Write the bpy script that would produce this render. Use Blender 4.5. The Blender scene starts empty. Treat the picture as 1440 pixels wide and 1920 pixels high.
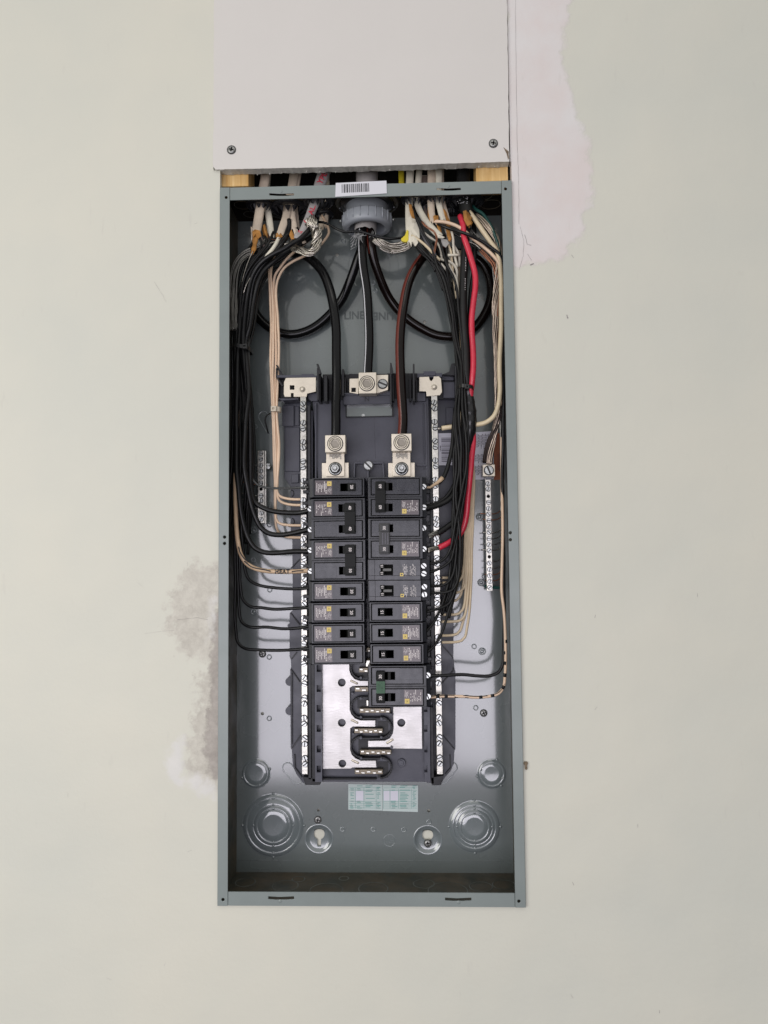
import bpy, bmesh, math, random
from mathutils import Vector, Matrix
random.seed(7)
scene = bpy.context.scene
col = scene.collection
# ------------------------------------------------------------------ camera
# metres; X right, Y into the wall, Z up; origin = middle of the enclosure's front rim
F_PX, PITCH, YAW, ROLL = 1443.0, .05955, .03282, .00933
CX, CZ, DIST, BW, BH, BD = .05046, -.02742, .92706, .362, .87058, .095
M3 = (Matrix.Rotation(YAW, 3, 'Z') @ Matrix.Rotation(PITCH, 3, 'X') @ Matrix.Rotation(ROLL, 3, 'Y'))
RT, FW, UPV = M3.col[0].copy(), M3.col[1].copy(), M3.col[2].copy()
CAM = Vector((CX, -DIST, CZ))
cd = bpy.data.cameras.new('camera'); cam = bpy.data.objects.new('camera', cd); col.objects.link(cam)
cam.matrix_world = Matrix(((RT.x, UPV.x, -FW.x, CAM.x), (RT.y, UPV.y, -FW.y, CAM.y), (RT.z, UPV.z, -FW.z, CAM.z), (0, 0, 0, 1)))
cd.sensor_fit = 'VERTICAL'; cd.sensor_height = 24.0; cd.lens = 24.0 * F_PX / 1920.0
cd.clip_start = .01; cd.clip_end = 50
scene.camera = cam
scene.render.resolution_x, scene.render.resolution_y = 768, 1024
# ------------------------------------------------------------------ light of the room
scene.view_settings.view_transform = 'Standard'; scene.view_settings.look = 'None'
scene.view_settings.exposure = 0.0; scene.view_settings.gamma = 1.0
W = bpy.data.worlds.new('World'); scene.world = W; W.use_nodes = True
nt = W.node_tree; bg = nt.nodes['Background']
tc = nt.nodes.new('ShaderNodeTexCoord'); sx = nt.nodes.new('ShaderNodeSeparateXYZ'); rp = nt.nodes.new('ShaderNodeValToRGB')
mr = nt.nodes.new('ShaderNodeMapRange'); mr.inputs[1].default_value = -1; mr.inputs[2].default_value = 1
nt.links.new(tc.outputs['Generated'], sx.inputs[0]); nt.links.new(sx.outputs['Z'], mr.inputs[0])
nt.links.new(mr.outputs[0], rp.inputs[0]); nt.links.new(rp.outputs[0], bg.inputs[0])
rp.color_ramp.elements[0].color = (.17, .165, .16, 1); rp.color_ramp.elements[0].position = .44
rp.color_ramp.elements[1].color = (1.85, 1.85, 1.80, 1); rp.color_ramp.elements[1].position = .66
bg.inputs[1].default_value = 0.34
def area(name, loc, target, sx_, sz_, power, colr):
    ld = bpy.data.lights.new(name, 'AREA'); ld.shape = 'RECTANGLE'; ld.size = sx_; ld.size_y = sz_
    ld.energy = power; ld.color = colr
    o = bpy.data.objects.new(name, ld); col.objects.link(o); o.location = loc
    d = Vector(target) - Vector(loc); o.rotation_euler = d.to_track_quat('-Z', 'Y').to_euler(); return o
area('window_light', (-.35, -3.1, -.49), (0, 0, -.1), 2.7, 1.38, 44.5, (.94, .905, 1.0))
area('left_area_light', (-1.55, -1.75, .1), (-.2, 0, 0), 1.1, 1.4, 19.5, (1.0, .98, .93))  # area light added at left, makes the wall fall off to the right
area('overhead_fill_light', (.3, -1.5, 1.75), (0, 0, 0), 1.2, .5, 4, (1.0, .96, .9))  # added overhead fill to shade the wall, no known lamp there

# ------------------------------------------------------------------ helpers
def U(px, py, d=0.0):
    """world point at depth d (metres behind the rim plane) for a photograph pixel"""
    v = RT * ((px - 720) / F_PX) + FW - UPV * ((py - 960) / F_PX)
    t = (d - CAM.y) / v.y
    return CAM + v * t
def XZ(px, py, d): p = U(px, py, d); return (p.x, p.z)
def poly(pts, d): return [XZ(a, b, d) for a, b in pts]
def scl(d): return F_PX / (DIST + d)          # pixels per metre at depth d, roughly

class MB:
    def __init__(s): s.v = []; s.f = []; s.m = []; s.sm = []; s.g = []
    def add(s, vs, fs, mat=0, smooth=False):
        o = len(s.v); s.g.append(o); s.v += [tuple(p) for p in vs]
        for f in fs: s.f.append([i + o for i in f]); s.m.append(mat); s.sm.append(smooth)
        return s
    def box(s, x0, x1, y0, y1, z0, z1, mat=0):
        if x0 > x1: x0, x1 = x1, x0
        if z0 > z1: z0, z1 = z1, z0
        v = [(x, y, z) for x in (x0, x1) for y in (y0, y1) for z in (z0, z1)]
        return s.add(v, [(0, 1, 3, 2), (4, 6, 7, 5), (0, 4, 5, 1), (2, 3, 7, 6), (0, 2, 6, 4), (1, 5, 7, 3)], mat)
    def pbox(s, px0, py0, px1, py1, d0, d1, mat=0):       # box from pixel rectangle measured at its front depth (mm)
        a = U(px0, py0, d0 / 1000); b = U(px1, py1, d0 / 1000)
        return s.box(a.x, b.x, d0 / 1000, d1 / 1000, a.z, b.z, mat)
    def prism(s, pts, y0, y1, mat=0, caps=True):
        n = len(pts); v = [(x, y0, z) for x, z in pts] + [(x, y1, z) for x, z in pts]
        f = [(i, (i + 1) % n, (i + 1) % n + n, i + n) for i in range(n)]
        if caps: f += [list(range(n)), list(range(2 * n - 1, n - 1, -1))]
        return s.add(v, f, mat)
    def pprism(s, pts, d0, d1, mat=0): return s.prism(poly(pts, d0 / 1000), d0 / 1000, d1 / 1000, mat)
    def lathe(s, c, prof, n=24, mat=0, axis='y', smooth=True, cap0=False, cap1=False):
        vs = []
        for r, h in prof:
            for k in range(n):
                a = 2 * math.pi * k / n
                if axis == 'y': vs.append((c[0] + r * math.cos(a), c[1] + h, c[2] + r * math.sin(a)))
                elif axis == 'z': vs.append((c[0] + r * math.cos(a), c[1] + r * math.sin(a), c[2] + h))
                else: vs.append((c[0] + h, c[1] + r * math.cos(a), c[2] + r * math.sin(a)))
        fs = []
        for j in range(len(prof) - 1):
            for k in range(n): k2 = (k + 1) % n; fs.append((j * n + k, j * n + k2, (j + 1) * n + k2, (j + 1) * n + k))
        s.add(vs, fs, mat, smooth)
        o = len(s.v) - len(vs)
        if cap0: s.f.append([o + k for k in range(n)][::-1]); s.m.append(mat); s.sm.append(False)
        if cap1: s.f.append([o + (len(prof) - 1) * n + k for k in range(n)]); s.m.append(mat); s.sm.append(False)
        return s
    def tube(s, pts, rad, sides=10, mat=0, flat=1.0, cap=True, matf=None, jag=0, side=None, twist=0.0):
        """rad: number or function of 0..1; flat: thickness/width; side: preferred width direction"""
        P = [Vector(p) for p in pts]; n = len(P); vs = []; fs = []
        T = [(P[min(i + 1, n - 1)] - P[max(i - 1, 0)]).normalized() for i in range(n)]
        ref = Vector((0, 1, 0))
        for i in range(n):
            t = T[i]; wdir = t.cross(ref)
            if wdir.length < .2: wdir = Vector((1, 0, 0)) if i == 0 else wl
            wdir.normalize(); 
            if i and wdir.dot(wl) < 0: wdir = -wdir
            wl = wdir.copy(); nd = wdir.cross(t).normalized()
            r = rad(i / (n - 1)) if callable(rad) else rad
            for k in range(sides):
                a = 2 * math.pi * k / sides + twist * i
                q = P[i] + wdir * (r * math.cos(a)) + nd * (r * flat * math.sin(a))
                if jag and i == n - 1: q += t * (jag * (1.5 * math.sin(k * 1.9 + sides) * random.random() + .6 * random.random()))
                vs.append(q)
        o = len(s.v); s.g.append(o)
        s.v += [tuple(p) for p in vs]
        for i in range(n - 1):
            for k in range(sides):
                k2 = (k + 1) % sides
                s.f.append([o + i * sides + k, o + i * sides + k2, o + (i + 1) * sides + k2, o + (i + 1) * sides + k])
                s.m.append(matf(i / (n - 1), k) if matf else mat); s.sm.append(True)
        if cap:
            s.f.append([o + k for k in range(sides)]); s.m.append(mat); s.sm.append(False)
            if not jag:
                s.f.append([o + (n - 1) * sides + k for k in range(sides)][::-1]); s.m.append(mat); s.sm.append(False)
        return s
    def mesh(s, name, mats, off=(0, 0, 0), recalc=True):
        me = bpy.data.meshes.new(name)
        me.from_pydata([(x - off[0], y - off[1], z - off[2]) for x, y, z in s.v], [], s.f)
        for m in (mats if isinstance(mats, (list, tuple)) else [mats]): me.materials.append(m)
        me.polygons.foreach_set('material_index', s.m); me.polygons.foreach_set('use_smooth', s.sm)
        if recalc:
            bm = bmesh.new(); bm.from_mesh(me); bmesh.ops.recalc_face_normals(bm, faces=bm.faces); bm.to_mesh(me); bm.free()
        me.update(); return me
    def split(s, name, mats, parent=None, bevel=0):
        """every shape that was added becomes a part of its own"""
        E = s.g + [len(s.v)]; out = []
        for a, c in zip(E, E[1:]):
            q = MB(); q.v = s.v[a:c]; ids = [i for i, f in enumerate(s.f) if a <= f[0] < c]
            q.f = [[k - a for k in s.f[i]] for i in ids]; q.m = [s.m[i] for i in ids]; q.sm = [s.sm[i] for i in ids]
            out.append(q.build(name, mats, parent, bevel))
        return out
    def build(s, name, mats, parent=None, bevel=0, label=None, kind=None, recalc=True):
        off = wloc(parent)
        me = s.mesh(name, mats, off, recalc)
        o = bpy.data.objects.new(name, me); col.objects.link(o)
        if parent is not None: o.parent = parent
        if bevel: bev(o, bevel)
        if label: o['label'] = label
        if kind: o['kind'] = kind
        return o
def bev(o, w, seg=2):
    m = o.modifiers.new('bevel', 'BEVEL'); m.width = w; m.segments = seg; m.limit_method = 'ANGLE'; m.angle_limit = math.radians(40)
    m.harden_normals = False
def wloc(o):
    v = Vector((0, 0, 0))
    while o is not None: v += Vector(o.location); o = o.parent
    return v
def thing(name, label, cat, loc, group=None):
    o = bpy.data.objects.new(name, None); col.objects.link(o); o.location = loc; o.empty_display_size = .01
    o['label'] = label; o['category'] = cat
    if group: o['group'] = group
    return o
def tag(o, label, cat, group=None):
    o['label'] = label; o['category'] = cat
    if group: o['group'] = group
    return o
def put(name, me, loc, parent, rot=0.0, axis=1):
    o = bpy.data.objects.new(name, me); col.objects.link(o); o.parent = parent
    o.location = Vector(loc) - wloc(parent)
    if rot: o.rotation_euler[axis] = rot
    return o
def spline(pts, step=.003):
    P = [Vector(p) for p in pts]
    if len(P) < 3: 
        n = max(2, int((P[-1] - P[0]).length / step)); return [P[0].lerp(P[-1], i / n) for i in range(n + 1)]
    Q = [P[0] * 2 - P[1]] + P + [P[-1] * 2 - P[-2]]; out = []
    for i in range(1, len(Q) - 2):
        p0, p1, p2, p3 = Q[i - 1:i + 3]
        t0 = 0; t1 = t0 + max((p1 - p0).length, 1e-6) ** .5; t2 = t1 + max((p2 - p1).length, 1e-6) ** .5; t3 = t2 + max((p3 - p2).length, 1e-6) ** .5
        n = max(1, int((p2 - p1).length / step))
        for k in range(n):
            t = t1 + (t2 - t1) * k / n
            A1 = p0 * ((t1 - t) / (t1 - t0)) + p1 * ((t - t0) / (t1 - t0)); A2 = p1 * ((t2 - t) / (t2 - t1)) + p2 * ((t - t1) / (t2 - t1)); A3 = p2 * ((t3 - t) / (t3 - t2)) + p3 * ((t - t2) / (t3 - t2))
            B1 = A1 * ((t2 - t) / (t2 - t0)) + A2 * ((t - t0) / (t2 - t0)); B2 = A2 * ((t3 - t) / (t3 - t1)) + A3 * ((t - t1) / (t3 - t1))
            out.append(B1 * ((t2 - t) / (t2 - t1)) + B2 * ((t - t1) / (t2 - t1)))
    out.append(P[-1]); return out
def path(pts, step=.003): return spline([U(a, b, d / 1000) for a, b, d in pts], step)
_txt = {}; BOLD = .018
def text_geo(s, size, bold=BOLD):
    if s not in _txt:
        c = bpy.data.curves.new('t', 'FONT'); c.body = s; c.size = 1; c.offset = bold; c.align_x = 'CENTER'; c.align_y = 'CENTER'; c.resolution_u = 3
        o = bpy.data.objects.new('t', c); col.objects.link(o)
        dg = bpy.context.evaluated_depsgraph_get(); me = bpy.data.meshes.new_from_object(o.evaluated_get(dg))
        _txt[s] = ([tuple(v.co) for v in me.vertices], [tuple(p.vertices) for p in me.polygons])
        bpy.data.objects.remove(o); bpy.data.curves.remove(c); bpy.data.meshes.remove(me)
    v, f = _txt[s]; return [(a * size, b * size) for a, b, _ in v], f
def add_text(mb, s, c, size, ang=0.0, y=None, mat=0, wrap=None, flip=False):
    """flat lettering facing -Y at centre c; ang turns it; wrap=(half width, half thickness) lays it on a tube"""
    v, f = text_geo(s, size); ca, sa = math.cos(ang), math.sin(ang); vs = []
    for a, b in v:
        yy = c[1]
        if wrap: q = max(-.98, min(.98, b / wrap[0])); yy = c[1] - wrap[1] * math.sqrt(1 - q * q) - .00015
        vs.append((c[0] + a * ca - b * sa, yy, c[2] + a * sa + b * ca))
    mb.add(vs, f, mat)
# ------------------------------------------------------------------ materials
def mat(name, colr, rough=.5, metal=0.0, spec=.5, coat=0.0, bump=0.0, bscale=300, var=0.0, vscale=40, rvar=0.0, aniso=None, col2=None, coatr=.1, coat_ior=1.5):
    m = bpy.data.materials.new(name); m.use_nodes = True; n = m.node_tree.nodes; l = m.node_tree.links; b = n['Principled BSDF']
    b.inputs['Base Color'].default_value = (*colr, 1); b.inputs['Roughness'].default_value = rough; b.inputs['Metallic'].default_value = metal
    b.inputs['Specular IOR Level'].default_value = spec; b.inputs['Coat Weight'].default_value = coat; b.inputs['Coat IOR'].default_value = coat_ior; b.inputs['Coat Roughness'].default_value = coatr
    t = n.new('ShaderNodeTexCoord')
    if var or col2:
        no = n.new('ShaderNodeTexNoise'); no.inputs['Scale'].default_value = vscale; no.inputs['Detail'].default_value = 6; no.inputs['Roughness'].default_value = .65
        l.new(t.outputs['Object'], no.inputs['Vector']); r = n.new('ShaderNodeValToRGB'); l.new(no.outputs['Fac'], r.inputs[0])
        c2 = col2 or tuple(c * (1 + var) for c in colr); c1 = colr if col2 else tuple(c * (1 - var) for c in colr)
        r.color_ramp.elements[0].position = .35; r.color_ramp.elements[1].position = .68
        r.color_ramp.elements[0].color = (*c1, 1); r.color_ramp.elements[1].color = (*c2, 1); l.new(r.outputs[0], b.inputs['Base Color'])
    if rvar:
        n2 = n.new('ShaderNodeTexNoise'); n2.inputs['Scale'].default_value = vscale * 1.7; n2.inputs['Detail'].default_value = 8; l.new(t.outputs['Object'], n2.inputs['Vector'])
        q = n.new('ShaderNodeMapRange'); q.inputs[1].default_value = .3; q.inputs[2].default_value = .7; q.inputs[3].default_value = rough - rvar; q.inputs[4].default_value = rough + rvar
        l.new(n2.outputs['Fac'], q.inputs[0]); l.new(q.outputs[0], b.inputs['Roughness'])
    if bump:
        n3 = n.new('ShaderNodeTexNoise'); n3.inputs['Scale'].default_value = bscale; n3.inputs['Detail'].default_value = 5; l.new(t.outputs['Object'], n3.inputs['Vector'])
        if aniso:
            mp = n.new('ShaderNodeMapping'); mp.inputs['Scale'].default_value = aniso; l.new(t.outputs['Object'], mp.inputs[0]); l.new(mp.outputs[0], n3.inputs['Vector'])
        bp = n.new('ShaderNodeBump'); bp.inputs['Strength'].default_value = bump; bp.inputs['Distance'].default_value = .001
        l.new(n3.outputs['Fac'], bp.inputs['Height']); l.new(bp.outputs[0], b.inputs['Normal'])
    return m
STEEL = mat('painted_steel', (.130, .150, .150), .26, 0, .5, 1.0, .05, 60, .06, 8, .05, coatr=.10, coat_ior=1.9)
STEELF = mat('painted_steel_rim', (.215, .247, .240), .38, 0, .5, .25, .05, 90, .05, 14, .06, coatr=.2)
STEELD = mat('shaded_dirty_steel', (.036, .042, .034), .5, 0, .35, 0, .1, 120, .25, 22, .1, col2=(.095, .072, .045))  # inner box walls: their shade is put into the colour, with brown dirt
KO = mat('knockout_steel', (.158, .183, .19), .26, 0, .5, 1.0, .04, 60, .05, 30, .05, coatr=.09, coat_ior=1.9)
PLA = mat('slate_plastic', (.048, .049, .068), .36, 0, .5, 0, .06, 500, .10, 30, .08)
PLAB = mat('black_plastic', (.011, .011, .014), .42, 0, .4, 0, .05, 500, .15, 60, .06)
BRK = mat('breaker_plastic', (.017, .018, .024), .30, 0, .42, .1, .05, 700, .13, 45, .09)
BRKF = mat('breaker_face_plastic', (.020, .021, .030), .25, 0, .45, .15, .05, 700, .13, 60, .08)
BLK = mat('handle_black', (.004, .0045, .004), .42, 0, .2, 0, .08, 600)
VOID = mat('deep_black', (.003, .003, .003), .8, 0, .1)
WBLK = mat('black_insulation', (.006, .006, .0065), .36, 0, .32, .04, .05, 260, .15, 60, .08)
WBLK2 = mat('dull_black_insulation', (.0095, .0095, .0095), .46, 0, .3, 0, .08, 260, .2, 60, .08)
WGLS = mat('glossy_black_insulation', (.004, .004, .0045), .2, 0, .30, .0, .02, 100, coatr=.1)
WBRN = mat('glossy_brown_black_insulation', (.006, .003, .0025), .2, 0, .30, .0, .02, 100, coatr=.1)
SBRN = mat('brown_stripe', (.13, .026, .017), .28)
SWHT = mat('white_stripe', (.62, .62, .64), .35)
WBEI = mat('beige_insulation', (.60, .43, .28), .42, 0, .5, .1, .05, 260, .10, 50, .05)
WPNK = mat('peach_insulation', (.74, .545, .39), .40, 0, .5, .1, .05, 260, .08, 50, .05)
WCRM = mat('cream_insulation', (.66, .55, .37), .40, 0, .5, .1, .05, 260, .08, 50, .05)
WRED = mat('red_insulation', (.62, .028, .06), .36, 0, .5, .15, .05, 200, .10, 40, .05)
WGRN = mat('green_insulation', (.006, .05, .042), .38, 0, .5, .1)
SHTH = mat('cable_sheath', (.62, .52, .41), .48, 0, .4, 0, .15, 180, .10, 45, .06)
SHTW = mat('white_cable_sheath', (.68, .64, .53), .48, 0, .4, 0, .15, 180, .08, 45, .06)
SHTG = mat('grey_cable_jacket', (.36, .34, .33), .5, 0, .4, 0, .1, 180, .06, 45, .06)
PAPR = mat('kraft_paper', (.42, .20, .055), .8, 0, .2, 0, .3, 300, .3, 90)
ALU = mat('aluminium_strand', (.56, .52, .46), .30, 1.0, .5, 0, .1, 400, .15, 90, .08)
ALUD = mat('dull_aluminium', (.30, .29, .27), .42, 1.0, .5, 0, .1, 400, .2, 90, .08)
COP = mat('copper_wire', (.34, .15, .09), .4, .8, .5)
TIN = mat('tinned_bar', (.54, .525, .48), .34, 1.0, .5, 0, .25, 160, .05, 25, .08)
TINL = mat('tinned_lug', (.66, .60, .50), .42, .55, .5, 0, .12, 240, .06, 40, .06)
BUS = mat('bus_bar_metal', (.57, .55, .545), .38, .6, .5, 0, .12, 120, .05, 25, .06, aniso=(1, 1, 6))
BRZ = mat('stab_clip_bronze', (.20, .17, .13), .4, .7, .5, 0, .1, 200, .12, 60)
SCR = mat('zinc_screw', (.43, .44, .43), .30, 1.0, .5, 0, .1, 300, .1, 120, .06)
SCRD = mat('dark_screw', (.10, .10, .11), .35, 1.0)
SCRG = mat('grey_drywall_screw', (.30, .30, .29), .4, .8)
GRY = mat('grey_pvc', (.30, .32, .35), .38, 0, .5, 0, .06, 200, .05, 30, .05)
STK = mat('white_sticker', (.66, .66, .70), .4)
STKD = mat('lavender_sticker', (.68, .67, .76), .45)
STKG = mat('pale_green_sticker', (.50, .58, .57), .4)
INKG = mat('green_ink', (.16, .36, .33), .5)
INK = mat('black_ink', (.015, .015, .02), .5)
INKL = mat('grey_ink', (.16, .15, .19), .5)
INKW = mat('white_print', (.72, .67, .66), .5)
INKR = mat('red_print', (.55, .02, .05), .5)
LBL = mat('breaker_label_film', (.095, .075, .083), .30, 0, .5, .2)
YEL = mat('yellow_print', (.76, .58, .15), .5)
YELP = mat('yellow_plastic', (.68, .55, .03), .4)
GRNP = mat('green_print', (.02, .085, .035), .45)
ORG = mat('orange_label', (.34, .10, .045), .5, 0, .4, 0, .03, 200, .08, 60)
TIEB = mat('black_nylon', (.012, .012, .012), .35)
TIEW = mat('natural_nylon', (.58, .51, .41), .4)
TAPE = mat('black_tape', (.009, .009, .010), .24, 0, .5, .2, .35, 90, .2, 50, .08)
WOOD = mat('pine_wood', (.58, .34, .11), .6, 0, .3, 0, .2, 60, 0, 26, 0, (1, 1, 1), (.78, .55, .26))
def mix_wood():
    n = WOOD.node_tree.nodes; l = WOOD.node_tree.links
    no = [x for x in n if x.type == 'TEX_NOISE'][0]; mp = n.new('ShaderNodeMapping'); t = [x for x in n if x.type == 'TEX_COORD'][0]
    mp.inputs['Scale'].default_value = (7, 2, .35); l.new(t.outputs['Object'], mp.inputs[0]); l.new(mp.outputs[0], no.inputs['Vector'])
mix_wood()
GYP = mat('gypsum_edge', (.62, .61, .56), .85, 0, .2, 0, .8, 500, .12, 150)
PAPER = mat('drywall_paper', (.66, .635, .605), .7, 0, .25, 0, .10, 260, .018, 5, 0)
CRUMB = mat('brown_plaster', (.22, .17, .12), .9, 0, .2, 0, .8, 300, .3, 200)
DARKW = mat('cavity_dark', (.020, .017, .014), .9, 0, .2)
CREAM = mat('cream_backing', (.62, .61, .53), .7, 0, .3)
CRACK = mat('crack_grey', (.30, .28, .27), .9, 0, .2)

GROV = mat('shadowed_groove_metal', (.05, .05, .05), .5, .6)
SOCK = mat('socket_metal', (.26, .235, .20), .45, .7)
# ------------------------------------------------------------------ small shared meshes
def screw_mesh(name, r, h, slot=True, m=None, cross=False):
    b = MB(); w = r * .22; n = 14
    b.lathe((0, 0, 0), [(r * 1.20, .0001), (r * 1.20, -.00045), (r * .98, -.0004)], n, 2, smooth=False)
    b.lathe((0, 0, 0), [(r, 0), (r, -h * .45)], n, 0 if cross else 2, cap1=True, smooth=False)
    if slot and not cross:
        for s_ in (1, -1):
            a0 = math.asin(w / r); pts = [(r * .94 * math.cos(a0 + (math.pi - 2 * a0) * k / 8), s_ * r * .94 * math.sin(a0 + (math.pi - 2 * a0) * k / 8)) for k in range(9)]
            b.prism(pts, -h, -h * .4, 0)
    elif cross:
        b.lathe((0, 0, 0), [(r, -h * .45), (r * .9, -h * .9), (r * .55, -h)], n, 0, cap1=True)
        for a in (0.4, 0.4 + math.pi / 2):
            ca, sa = math.cos(a), math.sin(a); L, q = r * .62, r * .16
            pts = [(L * ca - q * sa, L * sa + q * ca), (-L * ca - q * sa, -L * sa + q * ca), (-L * ca + q * sa, -L * sa - q * ca), (L * ca + q * sa, L * sa - q * ca)]
            b.prism(pts, -h * 1.03, -h * .5, 1)
    return b.mesh(name, [m or SCR, VOID, GROV])
SM_BAR = screw_mesh('screw', .0032, .0024)
SM_GB = screw_mesh('screw', .0027, .0022)
SM_BRK = screw_mesh('terminal_screw', .0034, .0022)
SM_PH = screw_mesh('screw', .0048, .0016, cross=True, m=SCRG)
SM_PH2 = screw_mesh('screw', .0042, .0016, cross=True, m=SCRG)
SM_BIG = screw_mesh('screw', .0055, .002)
def socket_mesh():
    b = MB(); R_ = .0098
    b.lathe((0, 0, 0), [(R_ * 1.02, .0001), (R_ * 1.02, -.0004), (R_ * .93, -.0004)], 28, 1)
    b.lathe((0, 0, 0), [(R_ * .93, -.0004), (R_ * .91, -.0009), (R_ * .80, -.0009), (R_ * .78, -.0004)], 28, 0)
    b.lathe((0, 0, 0), [(R_ * .78, -.0004), (R_ * .74, -.0002), (R_ * .72, -.0005)], 28, 1)
    b.lathe((0, 0, 0), [(R_ * .72, -.0005), (R_ * .70, -.0010), (R_ * .62, -.0010)], 28, 0)
    b.lathe((0, 0, 0), [(R_ * .62, -.0010), (R_ * .58, -.0003), (R_ * .40, -.0001)], 6, 2, smooth=False, cap1=True)
    return b.mesh('lug_screw', [TINL, GROV, SOCK])
SM_SOCK = socket_mesh()
def nut_mesh():
    b = MB()
    b.lathe((0, 0, 0), [(.0086, 0), (.0086, -.0003), (.0080, -.0003)], 24, 1)
    b.lathe((0, 0, 0), [(.0080, 0), (.0080, -.001), (.0068, -.001)], 24, 0)
    b.lathe((0, 0, 0), [(.0068, -.001), (.0060, -.0008)], 24, 1, cap1=True)
    b.lathe((0, -.001, 0), [(.0062, 0), (.0062, -.004), (.0052, -.0048)], 6, 0, cap1=True, smooth=False)
    b.lathe((0, -.005, 0), [(.0032, 0), (.0032, -.003), (.0024, -.0042)], 14, 0, cap1=True)
    return b.mesh('bolt', [SCR, GROV])
SM_NUT = nut_mesh()

def cutter(objs_mb, target):
    me = objs_mb.mesh('cut', [VOID]); c = bpy.data.objects.new('cut', me); col.objects.link(c); c.location = wloc(target) * 0
    m = target.modifiers.new('cut', 'BOOLEAN'); m.operation = 'DIFFERENCE'; m.solver = 'EXACT'; m.object = c
    # the cutter is in world space; target may hang off an empty
    c.location = (0, 0, 0)
    bpy.context.view_layer.update()
    dg = bpy.context.evaluated_depsgraph_get(); new = bpy.data.meshes.new_from_object(target.evaluated_get(dg))
    target.modifiers.clear(); old = target.data; target.data = new; new.name = old.name
    bpy.data.objects.remove(c); bpy.data.meshes.remove(me)
def disc(mb, px, py, rpx, d0, d1, dm, n=18, m=0):
    p = U(px, py, dm / 1000); r = rpx / scl(dm / 1000)
    mb.lathe((p.x, 0, p.z), [(r, d0 / 1000), (r, d1 / 1000)], n, m, cap0=True, cap1=True, smooth=False)
# ================================================================== WALL
HX, HZ = BW / 2, BH / 2
WY = .004                                   # wall face
pl = U(400, 200, .001).x; pr = U(955, 200, .001).x
holeL, holeR, holeB, holeT = -HX - .0008, HX + .0008, -HZ - .0012, 1.0
upL, upR, stepZ = pl + .004, pr + .0004, U(680, 316, WY).z + .004
def sdf(p, pg):
    d = 1e9; ins = False; n = len(pg)
    for i in range(n):
        a = pg[i]; b = pg[(i + 1) % n]; ex, ez = b[0] - a[0], b[1] - a[1]; wx, wz = p[0] - a[0], p[1] - a[1]
        t = max(0, min(1, (wx * ex + wz * ez) / (ex * ex + ez * ez + 1e-12))); d = min(d, (wx - t * ex) ** 2 + (wz - t * ez) ** 2)
        if (a[1] > p[1]) != (b[1] > p[1]) and p[0] < (b[0] - a[0]) * (p[1] - a[1]) / (b[1] - a[1]) + a[0]: ins = not ins
    d = math.sqrt(d); return -d if ins else d
PG = {
 'skim': [[(950, -60), (1072, -60), (1066, 20), (1058, 60), (1055, 120), (1068, 160), (1073, 200), (1100, 260), (1108, 310), (1112, 360), (1106, 388), (1086, 400), (1104, 424), (1075, 460), (1040, 490), (1000, 496), (975, 500), (955, 505), (940, 505)]],
 'raw': [[(420, 1052), (365, 1055), (345, 1075), (325, 1105), (314, 1150), (320, 1190), (345, 1225), (375, 1240), (386, 1262), (372, 1290), (357, 1330), (352, 1400), (345, 1450), (365, 1470), (400, 1480), (420, 1480)]],
 'dirt': [[(420, 1120), (403, 1150), (399, 1200), (395, 1260), (391, 1330), (384, 1370), (382, 1405), (390, 1440), (398, 1462), (420, 1465)]],
 'white': [[(346, 1366), (322, 1398), (310, 1440), (318, 1466), (336, 1480), (343, 1430)], [(346, 1452), (372, 1448), (384, 1464), (400, 1470), (404, 1500), (376, 1488), (352, 1478)], [(398, 1110), (406, 1120), (397, 1215), (390, 1216), (392, 1150)]],
}
PGW = {k: [poly(q, WY) for q in v] for k, v in PG.items()}
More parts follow.
